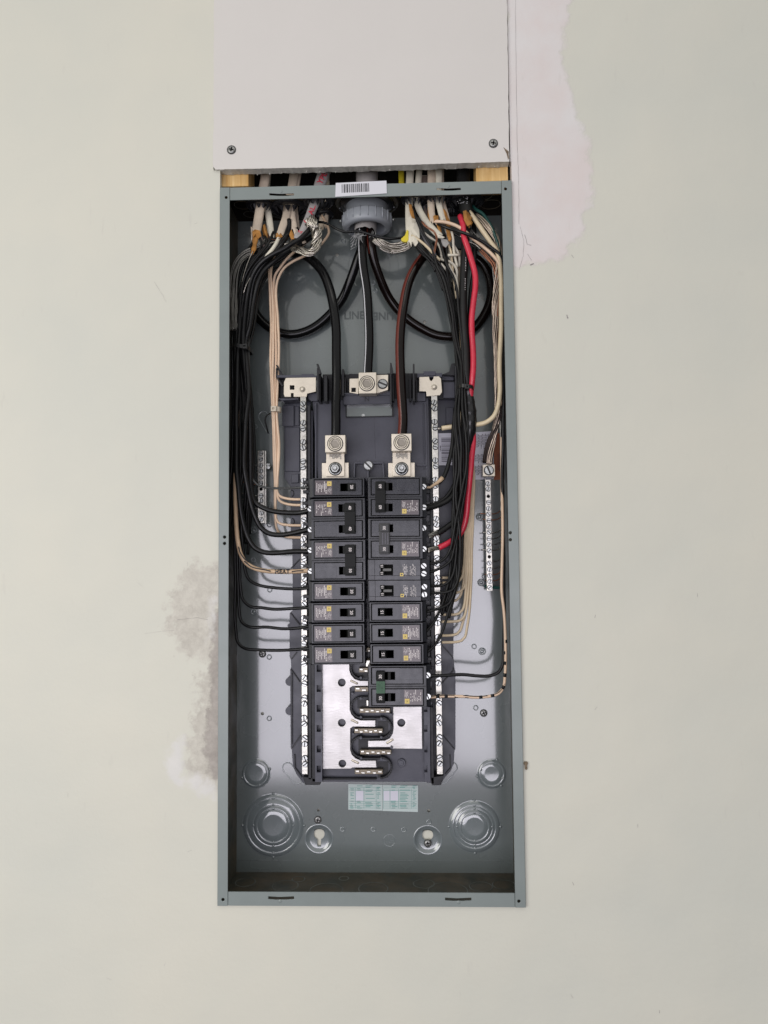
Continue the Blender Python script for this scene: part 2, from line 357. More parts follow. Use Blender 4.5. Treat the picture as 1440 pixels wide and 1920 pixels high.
def wall():
    xs = sorted(set([holeL, holeR, upL, upR] + [-1.1 + .011 * i for i in range(200)])); zs = sorted(set([holeB, stepZ] + [-1.15 + .011 * i for i in range(210)]))
    idx = {}; vs = []; fs = []
    for i, x in enumerate(xs):
        for j, z in enumerate(zs): idx[i, j] = len(vs); vs.append((x, WY, z))
    for i in range(len(xs) - 1):
        for j in range(len(zs) - 1):
            cx_, cz_ = (xs[i] + xs[i + 1]) / 2, (zs[j] + zs[j + 1]) / 2
            if holeL < cx_ < holeR and holeB < cz_ < stepZ: continue
            if min(upL, holeL) < cx_ < upR and cz_ >= stepZ: continue
            fs.append((idx[i, j], idx[i + 1, j], idx[i + 1, j + 1], idx[i, j + 1]))
    n0 = len(vs)
    zt = zs[-1]                             # reveal of the opening
    OL = [(min(upL, holeL), zt), (min(upL, holeL), stepZ), (holeL, stepZ), (holeL, holeB), (holeR, holeB), (holeR, stepZ), (upR, stepZ), (upR, zt)]
    vs += [(x, WY, z) for x, z in OL] + [(x, WY + .013, z) for x, z in OL]
    fs += [(n0 + k, n0 + k + 1, n0 + k + 9, n0 + k + 8) for k in range(7)]
    me = bpy.data.meshes.new('wall'); me.from_pydata(vs, [], fs)
    for k, pgs in PGW.items():
        at = me.attributes.new('d_' + k, 'FLOAT', 'POINT')
        at.data.foreach_set('value', [min(.2, min(sdf((x, z), g) for g in pgs)) for x, y, z in vs])
    m = bpy.data.materials.new('painted_plaster_wall'); m.use_nodes = True; n = m.node_tree.nodes; l = m.node_tree.links; b = n['Principled BSDF']
    b.inputs['Roughness'].default_value = .55; b.inputs['Specular IOR Level'].default_value = .35
    t = n.new('ShaderNodeTexCoord')
    def noise(sc, det=6, ro=.6):
        q = n.new('ShaderNodeTexNoise'); q.inputs['Scale'].default_value = sc; q.inputs['Detail'].default_value = det; q.inputs['Roughness'].default_value = ro; l.new(t.outputs['Object'], q.inputs[0]); return q.outputs['Fac']
    def ramp(src, p0, p1, c0, c1):
        r = n.new('ShaderNodeValToRGB'); l.new(src, r.inputs[0]); e = r.color_ramp.elements; e[0].position = p0; e[1].position = p1; e[0].color = (*c0, 1); e[1].color = (*c1, 1); return r.outputs[0]
    def mask(key, amp, sc, soft, off=0.0):
        a = n.new('ShaderNodeAttribute'); a.attribute_name = 'd_' + key
        ma = n.new('ShaderNodeMath'); ma.operation = 'MULTIPLY_ADD'; l.new(noise(sc, 8, .65), ma.inputs[0]); ma.inputs[1].default_value = amp * 2; ma.inputs[2].default_value = -amp + off
        ad = n.new('ShaderNodeMath'); ad.operation = 'ADD'; l.new(a.outputs['Fac'], ad.inputs[0]); l.new(ma.outputs[0], ad.inputs[1])
        mp = n.new('ShaderNodeMapRange'); mp.interpolation_type = 'SMOOTHSTEP'; l.new(ad.outputs[0], mp.inputs[0]); mp.inputs[1].default_value = soft; mp.inputs[2].default_value = -soft; return mp.outputs[0]
    def mix(fac, a, bb):
        q = n.new('ShaderNodeMix'); q.data_type = 'RGBA'; l.new(fac, q.inputs[0]); l.new(a, q.inputs[6]); l.new(bb, q.inputs[7]); return q.outputs[2]
    base = ramp(noise(3.0, 4), .3, .7, (.600, .603, .538), (.662, .645, .558))
    skim = ramp(noise(14, 5), .35, .65, (.685, .62, .60), (.70, .675, .665))
    raw = ramp(noise(85, 8, .8), .36, .64, (.40, .365, .32), (.60, .565, .50))
    dirt = ramp(noise(90, 8, .7), .35, .7, (.28, .25, .225), (.45, .41, .375))
    wht = ramp(noise(50, 6), .3, .7, (.66, .65, .63), (.74, .72, .70))
    mk = [mask('skim', .018, 42, .0045), mask('raw', .040, 70, .008, .001), mask('white', .014, 70, .005), mask('dirt', .014, 80, .004)]
    def part_of(f, k):
        q = n.new('ShaderNodeMath'); q.operation = 'MULTIPLY'; l.new(f, q.inputs[0]); q.inputs[1].default_value = k; return q.outputs[0]
    c = mix(part_of(mk[0], 1.0), base, skim); c = mix(part_of(mk[1], .68), c, raw); c = mix(part_of(mk[3], .85), c, dirt); c = mix(part_of(mk[2], .8), c, wht)
    # scuffs and faint smudges
    sm = n.new('ShaderNodeMapping'); sm.inputs['Scale'].default_value = (9, 1, 2.2); sm.inputs['Rotation'].default_value = (0, .5, 0); l.new(t.outputs['Object'], sm.inputs[0])
    q = n.new('ShaderNodeTexNoise'); q.inputs['Scale'].default_value = 9; q.inputs['Detail'].default_value = 9; l.new(sm.outputs[0], q.inputs[0])
    c = mix(ramp(q.outputs['Fac'], .66, .80, (0, 0, 0), (.35, .35, .35)), c, ramp(noise(20), 0, 1, (.48, .46, .42), (.48, .46, .42)))
    l.new(c, b.inputs['Base Color'])
    bp = n.new('ShaderNodeBump'); bp.inputs['Strength'].default_value = .22; bp.inputs['Distance'].default_value = .0012; l.new(noise(130, 5), bp.inputs['Height'])
    bp2 = n.new('ShaderNodeBump'); bp2.inputs['Strength'].default_value = .8; bp2.inputs['Distance'].default_value = .0006
    ad = n.new('ShaderNodeMath'); ad.operation = 'SUBTRACT'; l.new(mk[0], ad.inputs[0]); l.new(mk[3], ad.inputs[1]); l.new(ad.outputs[0], bp2.inputs['Height']); l.new(bp.outputs[0], bp2.inputs['Normal'])
    bp3 = n.new('ShaderNodeBump'); bp3.inputs['Strength'].default_value = .35; bp3.inputs['Distance'].default_value = .01; l.new(noise(6, 2), bp3.inputs['Height']); l.new(bp2.outputs[0], bp3.inputs['Normal'])
    l.new(bp3.outputs[0], b.inputs['Normal'])
    me.materials.append(m); o = bpy.data.objects.new('wall', me); col.objects.link(o); o['kind'] = 'structure'; return o
WALL = wall()
# cavity behind: the unlit gap's darkness painted on near black boards, cream board close behind the box
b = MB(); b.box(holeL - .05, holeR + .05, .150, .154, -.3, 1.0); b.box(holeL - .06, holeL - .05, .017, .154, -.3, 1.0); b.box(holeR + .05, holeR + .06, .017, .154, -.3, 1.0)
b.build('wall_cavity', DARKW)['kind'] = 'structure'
b = MB(); b.box(-HX, HX, .0985, .1015, -HZ, HZ - .03); b.build('backing_board', CREAM)['kind'] = 'structure'
# hairline cracks in the skim coat
def ribbon(mb, pts, w, y):
    P = [Vector(U(a, c, y)) for a, c in pts]; vs = []; fs = []
    for i, p in enumerate(P):
        t = (P[min(i + 1, len(P) - 1)] - P[max(i - 1, 0)]).normalized(); q = Vector((-t.z, 0, t.x)) * (w * random.uniform(.4, 1))
        vs += [p + q, p - q]
        if i: k = 2 * i; fs.append((k - 2, k, k + 1, k - 1))
    mb.add(vs, fs)
def jitter(pts, n, amp):
    out = []
    for i in range(len(pts) - 1):
        for k in range(n):
            t = k / n; out.append((pts[i][0] + (pts[i + 1][0] - pts[i][0]) * t + random.uniform(-amp, amp), pts[i][1] + (pts[i + 1][1] - pts[i][1]) * t))
    return out + [pts[-1]]
b = MB(); ribbon(b, jitter([(966, -40), (968, 130), (970, 280), (973, 350), (973, 420)], 8, .5), .00022, WY - .0003)
ribbon(b, jitter([(975, 425), (982, 450), (981, 480), (974, 506)], 6, .6), .00022, WY - .0003)
ribbon(b, jitter([(984, 440), (989, 458), (996, 460)], 4, .6), .0003, WY - .0003); ribbon(b, jitter([(989, 476), (997, 488)], 4, .4), .0003, WY - .0003)
ribbon(b, jitter([(1063, 590), (1065, 597)], 4, .4), .0009, WY - .0003); ribbon(b, jitter([(994, 497), (1001, 494)], 4, .5), .0009, WY - .0003)
ribbon(b, jitter([(290, 528), (312, 566)], 6, 1), .00012, WY - .0003); ribbon(b, jitter([(325, 1182), (300, 1184), (272, 1188)], 6, .6), .0001, WY - .0003)
ribbon(b, jitter([(332, 1162), (370, 1158), (390, 1162)], 6, .6), .0002, WY - .0003)
for k in range(8):
    x_, y_ = random.uniform(30, 380), random.uniform(250, 1850); ribbon(b, jitter([(x_, y_), (x_ + random.uniform(-12, 12), y_ + random.uniform(2, 14))], 3, .5), .0001, WY - .0003)
    x_ = random.uniform(1010, 1420); ribbon(b, jitter([(x_, y_ + 60), (x_ + random.uniform(-6, 6), y_ + 66)], 3, .5), .00025, WY - .0003)
b.build('wall_crack', CRACK, WALL)
mk_ = 1

# ================================================================== DRYWALL PANEL above the box, wood blocks
A = U(400, 318, .0005); B_ = U(955, 302, .0005); zt_ = 1.0
t = thing('drywall_panel', 'bare grey paper faced drywall panel screwed above the breaker box', 'panel', ((A.x + B_.x) / 2, .001, A.z))
def dry():
    b = MB(); n = 120; f0, f1 = .0005, .0132; random.seed(3)
    top0 = Vector((U(402, 0, f0).x, f0, zt_)); top1 = Vector((U(953, 0, f0).x, f0, zt_))
    fr = []; bk = []
    for i in range(n + 1):
        u = i / n; x = A.x + (B_.x - A.x) * u; z = A.z + (B_.z - A.z) * u - .0010 * math.sin(u * 2.6) 
        fr.append((x, f0, z + random.uniform(-.0002, .0002) + (.0035 if i in (0,) else 0)))
        bk.append((x, f1, z - .0004 + random.uniform(-.0005, .0005) + .0004 * math.sin(i * .7)))
    # edges run up, a little uneven
    m = 60; L = [(A.x + (top0.x - A.x) * k / m + random.uniform(-.0006, .0004), 0, A.z + (zt_ - A.z) * k / m) for k in range(m + 1)]; R = [(B_.x + (top1.x - B_.x) * k / m + random.uniform(-.0003, .0003), 0, B_.z + (zt_ - B_.z) * k / m) for k in range(m + 1)]
    vs = fr + bk; fs = [(i, i + 1, i + 1 + n + 1, i + n + 1) for i in range(n)]
    b.add(vs, fs, 1)
    outline = [(x, z) for x, _, z in fr] + [(x, z) for x, _, z in R[1:]] + [(x, z) for x, _, z in L[1:][::-1]]
    # front sheet with rounded (torn) edge: outer ring slightly behind, inner ring at the face
    b.add([(x, f0, z) for x, z in outline], [list(range(len(outline)))], 0)
    for S in (L, R):
        vs = [(x, f0, z) for x, _, z in S] + [(x, f1, z) for x, _, z in S]; k = len(S); b.add(vs, [(i, i + 1, i + 1 + k, i + k) for i in range(k - 1)], 1)
    b.build('board', [PAPER, GYP], t, recalc=True)
dry()
b = MB()
for k in range(16):                           # gypsum crumbs and torn paper hanging from the cut edge
    u = random.random(); x = A.x + (B_.x - A.x) * u; z = A.z + (B_.z - A.z) * u; yy = random.uniform(.008, .013); s_ = random.uniform(.0003, .0009)
    b.lathe((x, yy, z - .0012), [(s_, .0), (s_ * .7, -s_ * 1.6), (.0001, -s_ * 2.2)], 5, 0, axis='z', smooth=False, cap0=True)
b.build('torn_edge', GYP, t, kind='stuff')
b = MB(); b.pprism([(944, 276), (950, 288), (953, 300), (953.5, 290), (954, 284)], .1, .6); b.pprism([(951, 286), (954, 292), (954.4, 297), (952.6, 296)], -.1, .6); b.build('torn_paper', CRUMB, t)
for px, py in ((434, 281), (925, 269)): put('screw', SM_PH, U(px, py, .0003), t, .6)
def block(p0, p1, label):
    a = U(p0[0], p0[1], .0142); c = U(p1[0], p1[1], .0142)
    o = MB().box(a.x, c.x, .0142, .052, min(a.z, c.z) , a.z + .05).build('wood_block', WOOD, None, .0008)
    tag(o, label, 'wood block', 'pine furring behind the drywall panel')
block((412, 350), (466, 318), 'pine block showing between the drywall panel and the left top corner of the metal box')
block((893, 340.5), (952, 300), 'pine block showing between the drywall panel and the right top corner of the metal box')
# plaster crumb by the lower right side
b = MB(); p = U(986, 1437, .002); random.seed(5)
for k in range(5): b.lathe((p.x + random.uniform(-.001, .0012), p.y + random.uniform(-.001, .001), p.z + random.uniform(-.003, .004)), [(.0004, -.002), (.0016, -.001), (.0014, .001), (.0003, .0022)], 6, 0, axis='z', smooth=False, cap0=True, cap1=True)
tag(b.build('plaster_crumb', CRUMB), 'small brown plaster crumb stuck to the lower right edge of the metal box', 'crumb')

# ================================================================== ENCLOSURE
ENC = thing('metal_enclosure', 'tall open grey steel breaker box set in the wall with its cover off', 'breaker box', (0, 0, -HZ))
T = .0016; FL = .0122; FT = .0158
zi = HZ - T; xi = HX - T
def enc_box(name, *a, m=STEEL, bevel=0): return MB().box(*a).build(name, m, ENC, bevel)
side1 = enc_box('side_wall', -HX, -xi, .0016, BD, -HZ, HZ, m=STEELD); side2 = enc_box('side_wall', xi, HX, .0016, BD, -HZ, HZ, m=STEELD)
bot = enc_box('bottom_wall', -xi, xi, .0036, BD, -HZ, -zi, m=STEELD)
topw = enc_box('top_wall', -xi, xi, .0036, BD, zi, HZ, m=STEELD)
back = enc_box('back_panel', -xi, xi, BD - T, BD, -zi, zi, m=STEEL)
# rims: the side rims run full height, the top and bottom rims sit a little behind between them
rl = MB().box(-HX - .0002, -HX + FL, 0, .0014, -HZ - .0004, HZ + .0004).build('side_rim', STEELF, ENC)
rr = MB().box(HX - FL, HX + .0002, 0, .0014, -HZ - .0004, HZ + .0004).build('side_rim', STEELF, ENC)
rt = MB().box(-HX + FL + .0002, HX - FL - .0002, .0006, .0020, HZ - FT, HZ + .0002).build('top_rim', STEELF, ENC)
rb = MB().box(-HX + FL + .0002, HX - FL - .0002, .0006, .0020, -HZ - .0002, -HZ + FT).build('bottom_rim', STEELF, ENC)
c = MB()
for px, py in ((424, 370), (418, 1687), (421, 1007), (421, 1019)): disc(c, px, py, 2.9, -3, 4, 0, 12)
cutter(c, rl)
c = MB()
for px, py in ((948, 354), (973, 1690), (957, 999), (957, 1012)): disc(c, px, py, 2.9, -3, 4, 0, 12)
cutter(c, rr)
def slot(c, x0, y0, x1, y1):
    c.pprism([(x0, y0), (x0 + 20, y0 + 1.2), (x1 - 20, y0 + 1), (x1, y0), (x1 + .6, y1 - 1), (x1 - 14, y1), (x0 + 14, y1), (x0, y1 - 1)], -3, 4)
c = MB(); slot(c, 504, 359.5, 550, 364.5); slot(c, 819, 349.5, 864, 354.5); cutter(c, rt)
c = MB(); slot(c, 502, 1683.5, 550, 1689.5); slot(c, 835, 1686, 884, 1692); cutter(c, rb)
for o in (rl, rr, rt, rb): bev(o, .0005)
# small folded lips behind the rims (the slots' tabs)
b = MB()
for px, py in ((527, 359), (841, 349), (525, 1690), (860, 1692)):
    p = U(px, py, .0006); b.lathe((p.x, .0004, p.z), [(.0022, .0003), (.0012, -.0006)], 10, 0, cap1=True)
b.split('tab', STEELF, ENC)
# holes through the top wall for cables and for the conduit
TOPH = [(488, .045, .017), (543, .056, .0245), (597, .038, .0185), (609, .076, .011), (777, .040, .016), (800, .058, .013), (823, .040, .017), (846, .066, .010), (873, .048, .022)]
def top_x(px, d):
    # world x on the top wall at depth d for a pixel column
    z = zi; lo, hi = 200, 600
    for _ in range(40):
        mid = (lo + hi) / 2
        if U(px, mid, d).z > z: lo = mid
        else: hi = mid
    return U(px, lo, d).x
c = MB()
for px, d, r in TOPH: x = top_x(px, d); c.lathe((x, d, zi), [(r, -.01), (r, .01)], 24, 0, axis='z', cap0=True, cap1=True, smooth=False)
xb = top_x(688, .050); c.lathe((xb, .05, zi), [(.026, -.01), (.026, .01)], 24, 0, axis='z', cap0=True, cap1=True, smooth=False)
cutter(c, topw)
# holes in the back panel
KEYS = [(598, 1570, 'a'), (802, 1572, 'b')]
c = MB()
for px, py, _ in KEYS: disc(c, px, py + 3, 27, 90, 97, 93.4, 40)
for px, py, r in ((632, 478, 3.2), (796, 604, 3.4), (804, 1520, 3), (492, 1338, 3.2), (597, 1519, 2.6)): disc(c, px, py, r, 90, 97, 93.4, 14)
cutter(c, back)
# dished keyhole mounts
def keyhole(px, py):
    p = U(px, py + 3, .0934); R_ = 27 / scl(.0934); b = MB(); n = 144; kc = U(px, py - 5, .0934); kr = 10 / scl(.0934); sw = 3.4 / scl(.0934); sl = 21 / scl(.0934)
    rings = []
    for rr_, dy in ((R_ * 1.0, 0), (R_ * .94, -.0006), (R_ * .84, .0010), (R_ * .70, .0024), (R_ * .60, .0028)):
        rings.append([(p.x + rr_ * math.cos(2 * math.pi * k / n), .0934 + dy, p.z + rr_ * math.sin(2 * math.pi * k / n)) for k in range(n)])
    key = []
    for k in range(n):
        a = 2 * math.pi * k / n; dx, dz = math.cos(a), math.sin(a); r = kr
        if dz < 0 and abs(dx) * sl < sw * 1.0 * abs(dz) * 1.0 + 1e-9: r = min(sl / abs(dz), sl)
        elif dz < 0 and abs(dx) > 1e-6 and sw / abs(dx) > kr: r = min(sw / abs(dx), sl)
        key.append((kc.x + r * dx, .0962, kc.z + r * dz))
    rings.append(key)
    vs = [q for r in rings for q in r]; fs = [(j * n + k, j * n + (k + 1) % n, (j + 1) * n + (k + 1) % n, (j + 1) * n + k) for j in range(len(rings) - 1) for k in range(n)]
    b.add(vs, fs, 0, True); b.build('keyhole_mount', KO, ENC)
for px, py, _ in KEYS: keyhole(px, py)
# concentric knockouts
def knock(px, py, radii, d=.0934, tabs=4, a0=0.0):
    p = U(px, py, d); s_ = scl(d); b = MB(); prof = []; lev = 0.0; R0 = radii[0] / s_
    prof.append((R0 + .0007, .0001)); prof.append((R0 + .0002, -.0004)); prof.append((R0 - .0004, .0002))
    for k, r in enumerate(radii):
        r = r / s_; lev = -.0009 if k % 2 == 0 else -.0004
        prof.append((r - .0009, lev))
        if k + 1 < len(radii): q = radii[k + 1] / s_; prof += [(q + .0008, lev - .0003), (q + .0003, lev - .0005), (q - .0003, .0002)]
        else: prof += [(r * .6, lev + .0003), (.0003, lev + .0004)]
    b.lathe((p.x, d, p.z), prof, 56, 0, cap1=True)
    for k, r in enumerate(radii):
        for q in range(tabs if k % 2 == 0 else 2):
            a = a0 + math.pi * 2 * q / (tabs if k % 2 == 0 else 2) + k * 1.57; r2 = r / s_
            b.lathe((p.x + r2 * math.cos(a), d - .0006, p.z + r2 * math.sin(a)), [(.0019, .0004), (.0014, -.0004), (.0005, -.0007)], 10, 0, cap1=True)
    b.build('knockout', KO, ENC)
knock(512.5, 1547.5, [57, 49, 37, 30]); knock(890, 1550, [47, 38, 32, 25]); knock(480, 1450, [27, 22], tabs=2, a0=.3); knock(922, 1451, [27, 21], tabs=3, a0=1.2)
def knock_line(px, py, radii, d=.0934):
    p = U(px, py, d); s_ = scl(d); b = MB()
    for r in radii: r /= s_; b.lathe((p.x, d, p.z), [(r + .0005, .0001), (r + .0001, -.00025), (r - .0004, .0001)], 56, 0)
    b.build('knockout', STEEL, ENC)
knock_line(700, 500, [48, 32]); knock_line(500, 492, [40, 30]); knock_line(895, 520, [42, 33])
# knockouts in the bottom wall, seen edge on
RINGD = mat('worn_ring_edge', (.045, .05, .042), .4, 0, .4, .2, 0, 60, 0, 30, 0, (1, 1, 1), (.12, .125, .11))
def knock_b(px, d, r, wallz=-zi, sgn=1):
    lo, hi = 1400, 1800
    for _ in range(40):
        mid = (lo + hi) / 2
        if U(px, mid, d).z > wallz: lo = mid
        else: hi = mid
    x = U(px, lo, d).x; b = MB(); b.lathe((x, d, wallz), [(r + .0008, 0), (r, .0006 * sgn), (r - .0008, .0001 * sgn)], 36, 0, axis='z'); b.build('knockout', RINGD, ENC)
for px, d, r in ((460, .062, .0125), (535, .052, .016), (612, .040, .020), (645, .075, .006), (795, .060, .013), (840, .040, .024), (902, .052, .014), (945, .058, .014), (700, .045, .018), (560, .072, .008)): knock_b(px, d, r)
# folded ridge low on the back, and bumps / rivets
b = MB()
for x0, x1, py in ((445, 945, 1613),): b.pbox(x0, py, x1, py + 2, 92.7, 93.6)
b.build('back_fold', STEEL, ENC, .0003)
bump_me = MB().lathe((0, 0, 0), [(.0036, .0001), (.0033, -.0006), (.0022, -.0006), (.0018, .0006), (.0006, .0004)], 18, 0, cap1=True).mesh('rivet', [KO])
bump2 = MB().lathe((0, 0, 0), [(.0050, .0001), (.0046, -.0009), (.0031, -.0008), (.0026, .0005), (.0021, -.0010), (.0008, -.0013)], 18, 0, cap1=True).mesh('rivet', [KO])
for px, py in ((505, 1347), (642, 1555), (700, 1555), (757, 1556), (804, 1541), (892, 1327), (506, 1106), (475, 1050), (908, 1071 + 10), (889, 1212), (644, 452), (700, 530), (478, 800), (505, 984), (505, 1232), (704, 545)): put('rivet', bump_me, U(px, py, .0934), ENC)
for px, py in ((902, 1092), (904, 1221), (899, 969), (475, 994), (476, 1147)): put('rivet', bump2, U(px, py, .0934), ENC)
for px, py in ((596, 1537), (907, 1337), (492, 1226)): put('screw', SM_PH2, U(px, py, .0933), ENC, random.random())
put('screw', SM_PH2, U(802, 1581, .094), ENC, .2)
b = MB(); p = U(730, 1576, .0934)
b.lathe((p.x, .0934, p.z), [(.0078, 0), (.0075, -.0004), (.0071, 0)], 36)
b.box(p.x - .0066, p.x + .0066, .0931, .0934, p.z - .0003, p.z + .0003); b.box(p.x - .0004, p.x + .0004, .0931, .0934, p.z + .0003, p.z + .0066); b.box(p.x - .005, p.x + .005, .0931, .0934, p.z - .0028, p.z - .0022)
b.build('ground_symbol', KO, ENC)
b = MB()
for px, ang in ((664, 0), (719, math.pi)):
    p = U(px, 592, .0934); v, f = text_geo('LINE', .0150)
    ca, sa = math.cos(ang), math.sin(ang)
    b.add([(p.x + (a * ca - q * sa) * .92, .0931, p.z + (a * sa + q * ca)) for a, q in v], f)
    o_ = len(b.v) - len(v)
b.build('embossed_lettering', mat('embossing_shade_paint', (.095, .108, .11), .4), ENC)  # flat letters, shading of the embossing is put into their darker colour
# flap holes shading slots at left of the base (oval openings) 
for px, py, a in ((500, 792, .5), (548, 1450, .7), (839, 1449, -.7), (497, 560, 0)):
    if py == 560: continue
    p = U(px, py, .0934); b = MB(); L = .009; r = .0075; n = 28; ring = []
    prof = [(1.0, -.0001), (.93, -.0009), (.82, .0), (.5, .0010), (.05, .0012)]
    vs = []
    for q, dy in prof:
        for k in range(n):
            th = 2 * math.pi * k / n; ex = r * q * math.cos(th); ez = r * q * math.sin(th) + (L if math.sin(th) > 0 else -L) * (1 if q > .3 else q)
            ca, sa = math.cos(a), math.sin(a); vs.append((p.x + ex * ca - ez * sa, .0934 + dy, p.z + ex * sa + ez * ca))
    b.add(vs, [(j * n + k, j * n + (k + 1) % n, (j + 1) * n + (k + 1) % n, (j + 1) * n + k) for j in range(len(prof) - 1) for k in range(n)], 0, True); b.build('oval_dimple', KO, ENC)
# stickers --------------------------------------------------------
def bars(mb, x0, x1, z0, z1, y, n, m, vertical=True, seed=1):
    random.seed(seed); t_ = 0.0; tot = []
    for k in range(n): tot += [random.choice((.5, .5, 1, 1.6)), random.choice((.5, .8, 1.2))]
    S = sum(tot); 
    for k in range(n):
        a = t_ / S; t_ += tot[2 * k]; c_ = t_ / S; t_ += tot[2 * k + 1]
        if vertical: mb.add([(x0 + (x1 - x0) * a, y, z0), (x0 + (x1 - x0) * c_, y, z0), (x0 + (x1 - x0) * c_, y, z1), (x0 + (x1 - x0) * a, y, z1)], [(0, 1, 2, 3)], m)
        else: mb.add([(x0, y, z0 + (z1 - z0) * a), (x1, y, z0 + (z1 - z0) * a), (x1, y, z0 + (z1 - z0) * c_), (x0, y, z0 + (z1 - z0) * c_)], [(0, 1, 2, 3)], m)
# barcode label folded over the top rim
b = MB(); cs = poly([(629.5, 343), (724.5, 338.5), (725.5, 362.5), (628.5, 369)], -.0003)
b.prism(cs, -.0003, .0000)
rot = math.atan2(cs[1][1] - cs[0][1], cs[1][0] - cs[0][0]); cx_, cz_ = sum(q[0] for q in cs) / 4, sum(q[1] for q in cs) / 4
bb = MB(); bars(bb, cx_ - .024, cx_ + .011, cz_ - .0046, cz_ + .0062, -.00045, 24, 0, seed=4)
k0 = [(cx_ + (x - cx_) * math.cos(rot) - (z - cz_) * math.sin(rot), y, cz_ + (x - cx_) * math.sin(rot) + (z - cz_) * math.cos(rot)) for x, y, z in bb.v]
s1 = b.build('barcode_label', STK, ENC, .0002); b2 = MB(); b2.add(k0, bb.f); b2.build('barcode', INK, s1)
# barcode + wiring text sheet + orange label on the back, right of the base
b = MB(); b.pprism([(836, 815), (925, 808), (926, 898), (834, 902)], 92.9, 93.3); s2 = b.build('instruction_label', STKD, ENC); random.seed(11)
b = MB()
def vtext_block(b, x0, y0, x1, y1, pitch, d, m=0, wd=.55):
    px = x0
    while px < x1:
        py = y0 + random.uniform(0, 3)
        lim = y1 - random.uniform(0, (y1 - y0) * .4)
        while py < lim:
            L_ = random.uniform(2, 6); q = poly([(px, py), (px + pitch * wd, py), (px + pitch * wd, min(lim, py + L_)), (px, min(lim, py + L_))], d)
            b.add([(x, d, z) for x, z in q], [(0, 1, 2, 3)], m); py += L_ + .9
        px += pitch
vtext_block(b, 886, 813, 922, 846, 2.6, .0928); vtext_block(b, 886, 851, 918, 870, 2.6, .0928); vtext_block(b, 886, 872, 916, 897, 2.6, .0928)
b.build('fine_print', INKL, s2, kind='stuff')
b = MB(); b.pprism([(927, 812), (942, 812), (942, 899), (926, 900)], 92.5, 92.9); s3 = b.build('orange_label', ORG, ENC); b = MB(); vtext_block(b, 933, 850, 942, 885, 3, .0924); b.build('fine_print', mat('dark_red_ink', (.14, .03, .02), .5), s3)
# wiring table sticker under the base
b = MB(); b.pprism([(653, 1470), (717, 1471.5), (717, 1520), (653, 1518)], 92.9, 93.3); b.pprism([(717.6, 1471.8), (784, 1473), (783.5, 1522.5), (717.6, 1520.5)], 92.8, 93.3)
s4 = b.build('wiring_table_label', STKG, ENC); b = MB(); d = .0927; random.seed(21)
for px in (666, 682, 705, 718.5, 731, 747, 771): q = poly([(px, 1477 if px < 717 else 1479), (px + .6, 1477 if px < 717 else 1479), (px + .6, 1516), (px, 1516)], d); b.add([(x, d, z) for x, z in q], [(0, 1, 2, 3)])
for py in (1476, 1481, 1502, 1506, 1510, 1514): 
    for x0, x1 in ((654, 715), (719, 782)): q = poly([(x0, py + (1 if x0 > 700 else 0)), (x1, py + 1), (x1, py + 1.5), (x0, py + .5 + (1 if x0 > 700 else 0))], d); b.add([(x, d, z) for x, z in q], [(0, 1, 2, 3)])
for py in [1473 + 2.6 * k for k in range(17)]:
    for x0, x1 in ((656, 664), (684, 703), (706, 714), (749, 769), (773, 781), (668, 680), (733, 745)):
        if (x0 in (668, 733) and 1482 < py < 1500) or random.random() < .25: continue
        xa = x0 + random.uniform(0, 2); xe = x1 - random.uniform(0, (x1 - x0) * .5); q = poly([(xa, py), (xe, py), (xe, py + 1.2), (xa, py + 1.2)], d); b.add([(x, d, z) for x, z in q], [(0, 1, 2, 3)])
b.build('table_print', INKG, s4)
b = MB(); 
for x0, x1 in ((667, 681.5), (719.2, 730.5), (732, 746.5)): b.pprism([(x0, 1483), (x1, 1483), (x1, 1501), (x0, 1501)], 92.72, 92.8)
b.build('table_field', STKD, s4)
# ================================================================== MOUNTING BASE (plastic pan, bus bars, neutral bars, lugs)
BASE = thing('breaker_mounting_base', 'dark slate plastic mounting base with tin plated bus bars in the middle of the box', 'mounting base', U(697, 1466, .0934))
b = MB()
b.pprism([(527, 752), (583, 752), (583, 918), (600, 918), (600, 1466), (568, 1468), (556, 1452), (549, 1437), (547, 1404), (545, 1402), (544, 1256), (546, 1250), (545, 1236), (543, 1232), (543, 1150), (549, 1144), (548, 1010), (545, 1008), (545, 913), (533, 896), (533, 756)], 74, 77)
b.pprism([(795, 748), (868, 748), (868, 880), (850, 888), (848, 1140), (851, 1146), (850, 1232), (852, 1252), (854, 1260), (854, 1404), (852, 1408), (851, 1432), (845, 1446), (834, 1458), (828, 1468), (800, 1468)], 74, 77)
b.split('side_wing', PLA, BASE, .0004)
main = MB().pprism([(586, 752), (803, 746), (806, 900), (812, 1466), (600, 1466), (596, 900)], 56, 60).build('base_plate', PLA, BASE, .0004)
b = MB()
